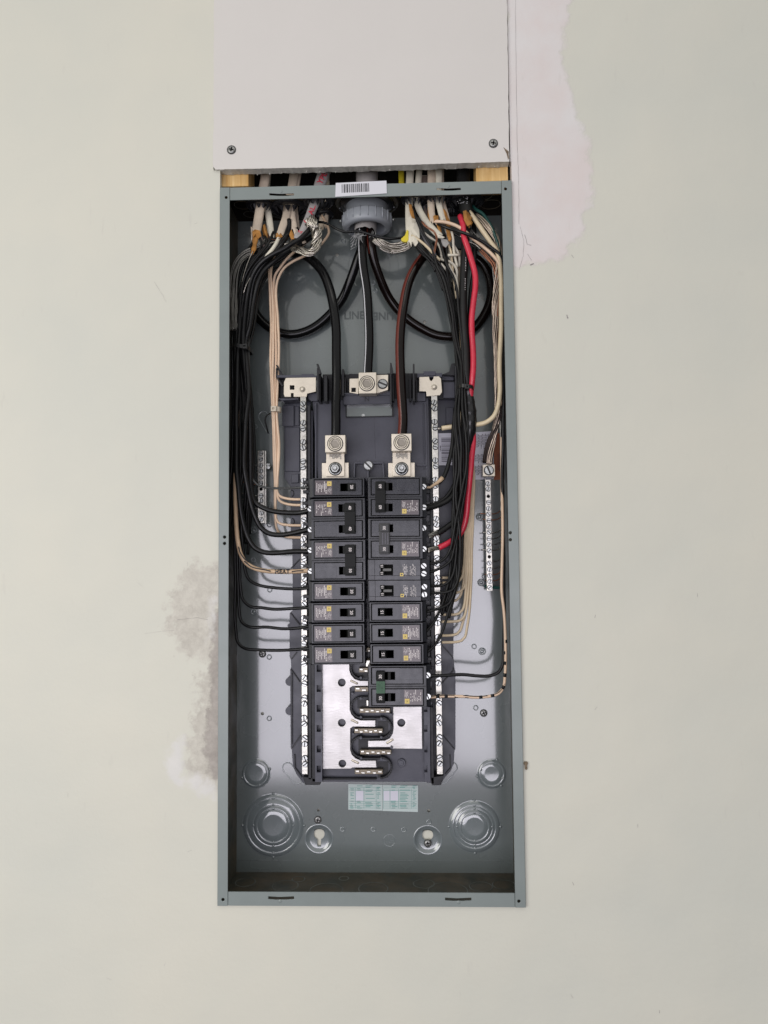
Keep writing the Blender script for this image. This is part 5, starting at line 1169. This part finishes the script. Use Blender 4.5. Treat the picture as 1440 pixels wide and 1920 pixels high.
for k, (y0, dx) in enumerate(((452, 0), (458, 5), (466, 10))):
    wire(('highest', 'middle', 'lowest')[k] + ' thin black wire fanning under the thick ones at the top left', [(566 + dx, y0 + 8, 56), (540 + dx, y0 + 20, 55), (515 + dx, y0 + 34, 54), (494 + dx * .4, y0 + 56, 52), (482 + dx * .3, 556, 46), (474, 620, 42), (464, 655, 38)], 5, WBLK, 'thin black wires fanning under the thick ones')
wire('white wire bare at its end from the split cream cable', [(524, 440, 38), (520, 452, 34), (512, 466, 30), (501, 480, 30), (497, 486, 32)], 8, SHTW, None)
wire('pinkish wire dropping from the far left cable', [(487, 440, 42), (492, 455, 40), (498, 472, 40), (500, 488, 42)], 5, mat('dusky_pink_insulation', (.42, .31, .28), .5), None)
# beige neutrals, left
ng = 'beige neutral wires on the left'
wire('beige wire leaving the white tie to the neutral bar, highest of the four', [(603, 404, 70), (611, 418, 64), (616.5, 436, 58), (610, 449, 54), (598, 462, 52), (570, 480, 48), (551, 489, 46), (533, 503, 46), (521, 526, 48), (517.5, 550, 50), (521, 600, 50), (522, 700, 50), (519, 766, 48), (523, 830, 52), (521, 880, 54), (519, 921, 54), (523, 929, 54), (531, 933, 53), (545, 935.5, 51), (566, 936, 49)], 5.0, WPNK, ng)
wire('beige wire leaving the white tie to the neutral bar, second of the four', [(580, 450, 50), (560, 466, 46), (538, 486, 46), (526, 502, 48), (516.5, 517, 50), (513.5, 548, 52), (516, 600, 52), (517, 700, 52), (515.5, 766, 50), (519, 830, 53), (520, 900, 55), (520, 930, 55), (524, 939, 55), (533, 944, 54), (548, 947, 51), (568, 947.5, 49)], 5.0, WPNK, ng)
wire('beige wire leaving the white tie to the neutral bar, third of the four', [(520, 465, 46), (512, 490, 48), (508.5, 514, 50), (510, 550, 50), (512, 600, 50), (512, 700, 50), (514, 766, 48), (515, 830, 51), (516.5, 900, 54), (517, 965, 55), (519, 976, 55), (526, 982, 55), (540, 984.5, 53), (566, 985, 49)], 5.0, WPNK, ng)
wire('beige wire leaving the white tie to the neutral bar, lowest of the four', [(512, 470, 48), (506, 490, 50), (504.5, 514, 52), (506, 550, 52), (508, 600, 52), (508.5, 700, 52), (511, 766, 50), (512.5, 830, 53), (515.5, 900, 57), (517, 970, 58), (518.5, 990, 58), (524, 1001, 58), (536, 1006.5, 57), (566, 1008, 49)], 5.0, WPNK, ng)
# thin black wire across the top with its yellow tab
tw = wire('thin black wire crossing the top from the braid to the yellow tab', [(596, 416, 30), (606, 417, 28), (617, 421, 26), (633, 430, 23), (649, 435.5, 22), (661, 434.5, 22), (673, 434, 22), (692, 439, 22), (712, 445, 23), (732, 447.7, 25), (750, 446, 27), (762, 444, 29)], 5.0, WGLS, None)
b = MB(); b.pprism([(763, 430), (766, 433), (766, 450), (762, 454), (753, 452), (752, 447), (759, 441)], 26, 30); b.build('yellow_tab', YELP, tw, .0005)
# cable ties
def tie(label, x0, x1, y, tilt, d0, d1, m, head, w=.0024, hs=.0030):
    a = U(x0, y, d0 / 1000); c_ = U(x1, y + tilt, d0 / 1000); t_ = thing('cable_tie', label, 'cable tie', a); b = MB(); cx_, cz_ = (a + c_) / 2, 0
    ctr = Vector(((a.x + c_.x) / 2, (d0 + d1) / 2000, (a.z + c_.z) / 2)); rx = (c_.x - a.x) / 2; ry = (d1 - d0) / 2000; sl_ = (c_.z - a.z) / (c_.x - a.x); R_ = []
    n = 28; vs = []
    for rr, dz in ((1, -w), (1, w), (1.05, w), (1.05, -w)):
        for k in range(n):
            th = 2 * math.pi * k / n; ex = (abs(math.cos(th)) ** .7) * (1 if math.cos(th) > 0 else -1); ey = (abs(math.sin(th)) ** .7) * (1 if math.sin(th) > 0 else -1)
            vs.append((ctr.x + (rx + (rr - 1) * .012) * ex, ctr.y + (ry + (rr - 1) * .012) * ey, ctr.z + rx * ex * sl_ + dz))
    b.add(vs, [(j * n + k, j * n + (k + 1) % n, ((j + 1) % 4) * n + (k + 1) % n, ((j + 1) % 4) * n + k) for j in range(4) for k in range(n)], 0, False); b.build('strap', m, t_)
    h = U(head[0], head[1], (d0 - 1) / 1000); b = MB(); plate_hole(b, h.x - hs, h.x + hs, h.z - hs, h.z + hs, (h.x - hs * .4, h.x + hs * .4, h.z - hs * .4, h.z + hs * .4), h.y - .0035, h.y + .001); b.box(h.x - hs * .4, h.x + hs * .4, h.y - .0015, h.y, h.z - hs * .4, h.z + hs * .4); b.build('head', m, t_, .0005)
tie('black cable tie round the left bundle of black wires', 433, 467, 645, 7, 24, 56, TIEB, (459.5, 650))
tie('natural white cable tie round the four beige wires', 508.5, 525, 766, 1, 44, 56, TIEW, (513.5, 767), .0030, .0034)
tie('black cable tie round the right bundle of wires', 860, 889, 722, 3, 20, 62, TIEB, (876, 726), .0022, .0026)
b = MB(); b.tube(path([(503, 812, 60), (500, 800, 55), (497, 788, 52), (500, 779, 50), (507, 775, 49)]), .0010, 7)
tag(b.build('wire_loop', WBLK2), 'small black wire loop behind the beige wires near the white tie', 'wire')

# ---- right harness
rg = 'thin black wires of the right bundle'
def rw(label, top, mid, tail, w=5.0, m=WBLK2, grp=rg): return wire(label, top + mid + tail, w, m, grp, wob=.00035)
M_ = lambda *a: list(a)
rw('thin black wire feeding the upper screw of the upper tandem breaker', [(770, 384, 28), (781, 409, 27), (792, 433, 27), (807, 459, 28), (814, 476, 28), (819, 497, 28), (830, 520, 29), (839, 551, 30), (848, 591, 31), (851, 622, 32), (858, 654, 32), (865, 680, 30), (866, 706, 27)], [(867, 740, 26), (867, 765, 26), (871, 800, 26), (874, 840, 26), (874, 880, 27), (868, 910, 27), (861, 945, 27)], [(855, 977, 27), (849, 1010, 27), (844, 1030, 28), (834, 1047, 29), (821, 1055, 29), (800, 1057.5, 29)])
rw('thin black wire feeding the lower screw of the upper tandem breaker', [(806, 440, 34), (824, 452, 32), (831, 474, 31), (838, 497, 30), (850, 519, 30), (857, 543, 30), (859, 580, 31), (862, 610, 32), (866, 640, 32), (868, 680, 31), (871, 710, 28)], [(873, 745, 27), (875, 780, 28), (878, 820, 29), (877, 860, 30), (874, 900, 31), (867, 950, 31)], [(858, 1000, 31), (852, 1027, 31), (846, 1050, 31), (835, 1060, 31), (824, 1066, 31), (812, 1071, 31), (800, 1072, 29)])
rw('thin black wire feeding the upper screw of the lower tandem breaker', [(833, 440, 38), (836, 461, 36), (838, 482, 35), (839, 513, 34), (845, 551, 34), (852, 590, 34), (856, 630, 34), (863, 670, 32), (863, 710, 29)], [(861, 745, 28), (860, 770, 27), (862, 800, 27), (865, 835, 28), (864, 880, 29), (864, 920, 30), (860, 960, 31), (857, 1000, 32)], [(855, 1040, 33), (850, 1075, 33), (842, 1090, 33), (828, 1098, 33), (800, 1098, 29)])
rw('thin black wire feeding the lower screw of the lower tandem breaker', [(772, 448, 30), (781, 458, 29), (798, 476, 30), (816, 494, 31), (833, 513, 32), (843, 550, 33), (852, 600, 34), (860, 650, 34), (866, 700, 32)], [(856, 745, 30), (853, 775, 28), (855, 805, 27), (860, 840, 28), (861, 880, 29), (855, 920, 29), (858, 970, 29), (862, 1010, 30), (862, 1060, 31)], [(856, 1094, 31), (847, 1107, 31), (835, 1111, 31), (817, 1112.5, 31), (800, 1112, 29)])
rw('thin black wire feeding the single 15 breaker directly below the tandem breakers', [(792, 455, 36), (800, 470, 36), (812, 492, 36), (826, 520, 36), (838, 560, 37), (846, 610, 37), (856, 670, 36), (860, 715, 33)], [(856, 755, 32), (851, 790, 31), (855, 830, 31), (855, 880, 32), (850, 920, 33), (852, 970, 34), (853, 1030, 35), (857, 1080, 34)], [(850, 1115, 33), (842, 1131, 33), (830, 1139, 32), (817, 1143, 31), (807, 1146, 30), (798, 1148, 29)])
rw('thin black wire feeding the middle one of the three single 15 breakers', [(800, 462, 40), (812, 478, 40), (824, 505, 39), (837, 545, 39), (845, 590, 40), (854, 640, 40), (862, 690, 38)], [(864, 730, 36), (862, 770, 35), (858, 810, 35), (851, 850, 35), (851, 900, 36), (849, 950, 38), (848, 1010, 38), (843, 1080, 37)], [(835, 1112, 36), (826, 1140, 34), (817, 1161, 32), (807, 1175, 31), (797, 1185, 29)])
rw('thin black wire feeding the lowest of the three single 15 breakers', [(812, 455, 44), (822, 470, 43), (831, 500, 42), (841, 540, 42), (851, 590, 42), (858, 650, 41), (864, 700, 36)], [(869, 740, 33), (869, 780, 33), (868, 820, 34), (869, 870, 34), (868, 920, 34), (864, 970, 35), (862, 1020, 36), (858, 1080, 36)], [(850, 1118, 35), (841, 1145, 35), (835, 1167, 34), (828, 1187, 33), (818, 1206, 31), (808, 1217, 30), (799, 1224, 29)])
for k, (x0, x1, x2, x3, d) in enumerate(((856, 858, 850, 853, 46), (869, 872, 866, 860, 44), (876, 880, 869, 863, 44), (864, 866, 858, 856, 48), (872, 876, 874, 868, 50))):
    wire('black wire filling the right bundle below the black tie', [(812 + 8 * k, 470 + 4 * k, 50), (830 + 6 * k, 520, 48), (x0 - 8, 600, 46), (x0, 690, 42), (x0 + 1, 730, 36), (x1, 790, 40), (x2 + 4, 870, 42), (x2, 930, 44), (x3, 1000, 46), (x3 - 4, 1060, 44), (x3 - 12, 1100, 42), (x3 - 26, 1135 + 6 * k, 46)], 5.4, WBLK2, 'black wires filling the right bundle', wob=.0004)
rm = 'thick black wires entering the right breakers'
tl = wire('black wire with a cut beige tip at the upper pole of the breaker marked 60', [(852, 790, 44), (849, 825, 42), (846, 845, 41), (842, 862, 40), (837, 881, 39), (830, 897, 38), (821, 906, 36)], 8, WBLK2, rm)
P = path([(830, 896, 37.6), (822, 904, 36), (814, 909, 34), (806, 914, 31), (799, 914, 29)]); b = MB(); b.tube(P, lambda u: .0030 - .0018 * u, 12); b.build('beige_tip', WBEI, tl)
wire('thick black wire at the lower pole of the breaker marked 60', [(862, 860, 42), (860, 900, 42), (852, 925, 42), (840, 938, 40), (820, 948, 36), (798, 954, 30)], 9.5, WBLK2, rm)
wire('thick black wire at the upper pole of the breaker with the lettered tie', [(866, 900, 46), (862, 950, 46), (852, 978, 44), (838, 989, 42), (828, 996, 40), (820, 1000, 38)], 11, WBLK2, rm, end=None)
strands('bare strands entering the upper pole of the breaker with the lettered tie', [(824, 998, 38), (814, 1001, 34), (803, 1006, 31)], 7, 8, .3, ALUD, None, .0007, seed=20)
wire('thick black wire under the beige tipped one beside the breaker marked 60', [(858, 870, 48), (852, 905, 46), (838, 930, 44), (822, 942, 40), (800, 950, 34)], 7, WBLK2, rm)
redw = wire('thick red wire crossing the bundle into the breaker with the lettered tie', [(863, 405, 32), (868, 421, 26), (870, 444, 22), (877.5, 466, 22), (885, 490, 22), (890.5, 513, 22), (891, 536, 22), (887.7, 565, 24), (884.6, 597, 26), (884.6, 622, 27), (887, 654, 28), (888, 685, 28), (885.6, 716, 30), (882, 745, 36), (886, 800, 40), (887, 828, 40), (884.5, 852, 40), (883, 876, 40), (880.5, 905, 41), (877, 940, 42), (875, 965, 44), (870, 988, 46), (860, 1005, 46), (847, 1014, 44), (835, 1021, 40), (822, 1027, 38)], 11.0, WRED, None, wob=.0002, sides=14)
strands('bare strands at the end of the red wire', [(826, 1025.5, 38), (814, 1029, 34), (802, 1032, 30)], 7, 8, .3, ALU, None, .0007, seed=21)
# taped blacks
wire('broad black cable with white print beside the red wire', [(876, 400, 36), (873, 440, 36), (870, 497, 34), (868, 543, 33), (869, 581, 33), (872, 622, 33), (874, 664, 33), (875, 706, 33), (877, 735, 36), (880, 760, 38)], 15, WBLK2, None, sides=14)
b = MB(); random.seed(3)
for y in list(range(482, 500, 3)) + list(range(498, 510, 4)) + list(range(522, 546, 4)): x = 873 - (y - 480) * .03; p = U(x, y, .0285); b.add([(p.x, p.y, p.z), (p.x + random.uniform(.0003, .0008), p.y, p.z), (p.x + .0008, p.y, p.z - .0012), (p.x, p.y, p.z - random.uniform(.0006, .0014))], [(0, 1, 2, 3)])
tag(b.build('cable_print', INKW), 'tiny white print on the broad black cable beside the red wire', 'print')
wire('black cable behind the red wire at the top right', [(888, 410, 44), (890, 450, 40), (889, 500, 38), (882, 550, 40), (881, 620, 42), (884, 700, 40), (881, 740, 44)], 9, WBLK, None)
tp = path([(877, 726, 34), (879, 748, 36), (881, 775, 37), (880, 803, 38), (877, 830, 40), (874, 862, 42), (871, 890, 44)]); b = MB()
b.tube(tp, lambda u: (.0052 + .0034 * math.sin(math.pi * min(1, u * 1.25)) + .00035 * math.sin(u * 55)) , 16, flat=.7, jag=0); tag(b.build('tape_wrap', TAPE), 'glossy black electrical tape wrapped round a splice below the red wire', 'tape')
# other wires at the top right
wire('thick cream wire from the black cable down the right side to the neutral bar', [(880, 398, 32), (887, 407, 30), (905, 433, 27), (920, 453, 26), (934, 474, 26), (939, 520, 28), (939.5, 580, 28), (938, 640, 28), (937, 690, 29), (937.5, 740, 30), (934, 764, 32), (926, 781, 34), (911, 792, 37), (893, 796, 40), (872, 798, 44), (847, 800, 46), (828, 803, 47)], 9.2, WCRM, None, sides=14, end=9)
wire('peach wire arching from the peach cable to the right side', [(812, 415, 30), (822, 415.5, 28), (835, 416.5, 26), (856, 423, 24), (870, 432, 24), (885, 446, 27), (905, 462, 27), (923, 478, 26), (936, 494, 26), (940, 520, 28), (942, 600, 34), (943, 760, 40)], 6.6, WPNK, None)
wire('black wire arching beside the peach wire to the right side', [(822, 420, 30), (830, 424, 27), (847, 430, 24), (862, 434, 19), (877, 439, 17), (892, 446, 20), (905, 453, 22), (922, 465, 23), (937, 478, 24), (942, 500, 28), (944, 600, 32), (943.5, 760, 34), (942.5, 900, 40), (944, 1050, 40), (946, 1180, 38), (944, 1225, 36), (942, 1246, 34), (934, 1260, 33), (917, 1267, 33), (892, 1267, 33), (867, 1265, 33), (830, 1267, 31), (799, 1267.5, 29)], 6.2, WBLK, None)
wire('dark green ground wire at the top right corner', [(886, 385, 44), (891, 392, 40), (905, 401, 34), (917, 418, 30), (927, 439, 28), (936, 464, 28), (940, 500, 30), (941, 600, 36)], 6.2, WGRN, None)
# long peach/black taped wire to bottom double breaker
lp_ = wire('long beige wire with black bands running to the green printed breaker', [(941, 820, 46), (941, 900, 42), (942.5, 1002, 34), (941.5, 1052, 32), (941, 1109, 32), (945, 1146, 32), (947.5, 1190, 32), (948, 1227, 32), (947, 1262, 32), (944, 1288, 33), (935, 1300, 33), (917, 1305.6, 33), (892, 1307.5, 33), (872, 1306, 33), (855, 1305.6, 33), (827, 1305.6, 32), (808, 1307.5, 30), (799, 1309, 29)], 5.6, WPNK, None, wob=.0001)
PP = path([(948, 1190, 32), (948, 1227, 32), (947, 1262, 32), (944, 1288, 33), (935, 1300, 33), (917, 1305.6, 33), (892, 1307.5, 33), (872, 1306, 33), (855, 1305.6, 33), (827, 1305.6, 32), (808, 1307.5, 30)], .002); N = len(PP); b = MB()
for f in (.05, .14, .22, .31, .40, .50, .60, .70, .78, .86, .93): i = int(f * N); b.tube(PP[i:i + 3], .00195, 10)
Q = [p + Vector((0, -.0013, .0012)) for p in PP[N // 8:]]; 
for s0, s1 in ((0, .45), (.5, .72), (.78, 1)): i, j = int(s0 * len(Q)), int(s1 * len(Q)); b.tube(Q[i:j], .00055, 6)
b.build('black_band', WBLK, lp_)
# the beige neutral bundle behind the blacks
gn = 'beige neutral wires fanning to the right neutral bar'
for k, (y, xv, yt, d) in enumerate(((1083, 866, 1066, 54), (1093, 869, 1070, 53), (1112, 872, 1094, 52), (1128, 865.5, 1108, 54), (1152.5, 871, 1132, 51), (1166, 874, 1144, 50), (1192, 867, 1170, 53), (1204, 875, 1176, 51))):
    nth = ('topmost', 'second', 'third', 'fourth', 'fifth', 'sixth', 'second lowest', 'lowest')[k]; xt = 870 + k * 2.4
    wire('beige neutral turning into the right neutral bar, ' + nth + ' of the fan', [(842 + 4 * k, 470, 56), (856 + 2 * k, 560, 56), (862 + 2 * k, 700, 54), (868 + 2 * k, 820, 54), (xt + 1.5, 900, 54), (xt, 960, 53), (xt - 1, 1020, 52), ((xt + xv) / 2, yt - 40, d), (xv, yt, d), (xv - 4, y - 9, d), (xv - 10, y - 3, d), (xv - 20, y - .5, d - 1), (829, y, d - 5)], 4.9, mat('dusty_beige_insulation', (.60, .49, .34), .45, 0, .4, 0, .05, 260, .1, 50) if k == 0 else bpy.data.materials['dusty_beige_insulation'], gn, end=4)
for k, pts in enumerate(([(772, 441, 27), (783, 448, 27), (798, 460, 28), (812, 474, 30), (826, 488, 34)], [(818, 484, 40), (832, 487, 38), (845, 491, 38), (856, 503, 40), (858, 530, 46)], [(839, 479, 34), (850, 478.5, 34), (861, 478, 35)], [(841, 495, 38), (848, 510, 38), (856, 522, 40), (860, 560, 46)], [(846, 430, 34), (850, 446, 34), (851, 462, 36), (853, 478, 37), (858, 500, 40)], [(850, 460, 40), (857, 470, 40), (861, 480, 42), (862, 500, 44)], [(822, 491, 38), (832, 500, 38), (837, 508, 40), (845, 530, 46)])):
    wire(('cream wire leaving the yellowish cable toward the bundle', 'cream wire curling behind the black wires near the ring knockout', 'short level cream wire between the cables and the broad black cable', 'cream wire sloping behind the thin black wires', 'cream wire hanging from the brown paper tail', 'cream wire bent against the broad black cable', 'cream wire under the curled ones')[k], pts, 5.2, SHTW if k != 0 else WCRM, None)
strands('coppery thin wires fanning at the far right near the looped feeder', [(900, 468, 34), (915, 483, 32), (926, 497, 31), (932, 520, 32), (933, 560, 36), (936, 620, 40), (938, 700, 44)], 8, 5, 1.3, COP, 'copper ground wires', .0008, seed=31)
strands('thin pale wires beside the coppery ones at the far right', [(880, 430, 40), (905, 455, 38), (922, 480, 36), (928, 520, 38), (931, 600, 42), (936, 720, 46), (941, 850, 50), (942, 960, 50)], 7, 5, 1.6, ALUD, None, .0007, seed=32)
strands('curly thin bare wires caught in the slit cream cable', [(790, 415, 28), (800, 425, 27), (812, 433, 26), (819, 446, 26), (816, 462, 27), (813, 480, 28)], 3, 3, .8, COP, None, .0005, seed=33)
tg_ = 'stray wires in the top right tangle'
for k, (pts, w_, m) in enumerate((([(776, 400, 28), (788, 424, 28), (797, 448, 30), (806, 478, 33), (816, 510, 38)], 5, WBLK2), ([(812, 416, 34), (822, 440, 36), (830, 470, 38), (838, 500, 40), (846, 540, 42)], 5, WBLK2), ([(842, 424, 38), (848, 445, 38), (850, 470, 40), (852, 505, 42), (855, 545, 44)], 5, WBLK), ([(830, 412, 42), (839, 440, 42), (843, 470, 42), (848, 500, 44), (856, 535, 46)], 5, SHTW), ([(788, 432, 34), (806, 446, 34), (818, 452, 36), (826, 466, 38), (829, 490, 42)], 5, SHTW), ([(845, 432, 36), (856, 440, 34), (866, 447, 34), (880, 456, 36), (896, 470, 38)], 4, WBLK), ([(850, 438, 36), (864, 443, 33), (876, 452, 34), (890, 458, 36), (908, 474, 38)], 2, ALU), ([(786, 440, 30), (800, 462, 32), (810, 480, 33), (822, 500, 36), (832, 528, 40)], 4.5, WBLK), ([(838, 452, 38), (846, 470, 38), (848, 488, 40), (850, 520, 43), (856, 560, 46)], 4.5, WCRM), ([(776, 456, 34), (790, 474, 34), (803, 486, 34), (818, 510, 38), (830, 545, 42)], 5, WBLK2))):
    wire(('thin black wire dropping just inside the yellowish cable', 'thin black wire dropping from the peach cable end', 'thin black wire dropping beside the brown paper tail', 'cream wire dropping from the cable right of the peach one', 'short cream wire bending under the curled cream cable', 'thin black wire crossing low behind the red wire', 'bare thin wire crossing behind the red wire', 'thin black wire sloping under the yellowish cable', 'cream wire hanging beside the broad black cable', 'lowest black wire sloping from the yellowish cable')[k], pts, w_, m, tg_)
tl_ = 'stray wires in the top left tangle'
for k, (pts, w_, m) in enumerate((([(483, 438, 34), (490, 455, 34), (484, 475, 34), (472, 498, 34)], 5, WBLK), ([(497, 440, 38), (500, 455, 34), (490, 470, 32), (474, 488, 31), (458, 520, 32)], 4, WBLK2), ([(530, 446, 40), (520, 452, 36), (508, 456, 33), (498, 462, 32)], 2, ALU), ([(553, 444, 40), (545, 452, 34), (540, 456, 30), (534, 458, 28)], 2.2, ALU), ([(500, 436, 42), (508, 448, 38), (517, 450, 34), (524, 446, 32)], 1.8, COP), ([(560, 450, 42), (550, 456, 38), (566, 456, 34), (574, 452, 32)], 5, SHTH), ([(476, 470, 30), (466, 490, 28), (456, 520, 28), (450, 560, 30)], 1.8, ALU), ([(470, 520, 24), (462, 535, 24), (456, 552, 26)], 1.6, ALU))):
    wire(('short black wire under the torn paper of the far left cable', 'thin black wire from the second cream cable', 'bare wire lying between the left cream cables', 'bare wire end beside the red printed cable', 'coppery wire end between the left cream cables', 'short cream stub behind the thick black wire', 'bare wire running down over the left black wires', 'short bright bare wire on the left black bundle')[k], pts, w_, m, tl_)
gw = wire('grey paper wrapped wire hanging behind the curled cream cable', [(781, 409, 32), (790, 430, 32), (800, 455, 31), (812, 470, 30), (815, 482, 30)], 8, mat('grey_paper', (.10, .10, .105), .7, 0, .3, 0, .2), None)
wire('black wire with a frayed end under the yellowish cable', [(776, 452, 32), (788, 468, 32), (802, 480, 34), (822, 492, 38), (834, 515, 40)], 8, WBLK2, None)
# small wires into the ground bars
rgw = 'bare wires entering the right ground bar'
for k, (y, xl, m) in enumerate(((963.5, 899, COP), (975, 905, COP), (999, 904, ALU), (1010, 906, ALUD), (1021, 905, ALUD), (1032, 903, ALU), (1053, 907, ALUD), (1066, 908, ALUD), (1078, 909, COP), (1089, 910, COP))):
    pts = [(943, y - 14, 50), (940, y - 8, 56), (934, y - 2, 66), (926, y, 74), (xl, y - 1, 74)]; wire(('topmost', 'second', 'third', 'fourth', 'fifth', 'sixth', 'seventh', 'eighth', 'ninth', 'lowest')[k] + ' bare wire from the top among those entering the right ground bar', pts, 2.0, m, rgw, 'bare_wire', sides=7)
wire('dark green wire stub at the bottom screw of the right ground bar', [(944, 1080, 50), (942, 1096, 56), (936, 1101.5, 66), (924, 1101.5, 74), (908, 1099, 76)], 5.5, WGRN, None)
for k, y in enumerate((909, 930, 941, 953)): wire(('coppery topmost', 'second dull', 'third dull', 'lowest dull')[k] + ' bare wire crossing the left ground bar', [(452, y - 6, 66), (470, y - 1, 76), (485, y, 81), (502, y + (k % 2), 81)], 1.7, COP if k == 0 else ALUD, 'bare wires crossing the left ground bar', 'bare_wire', sides=7)
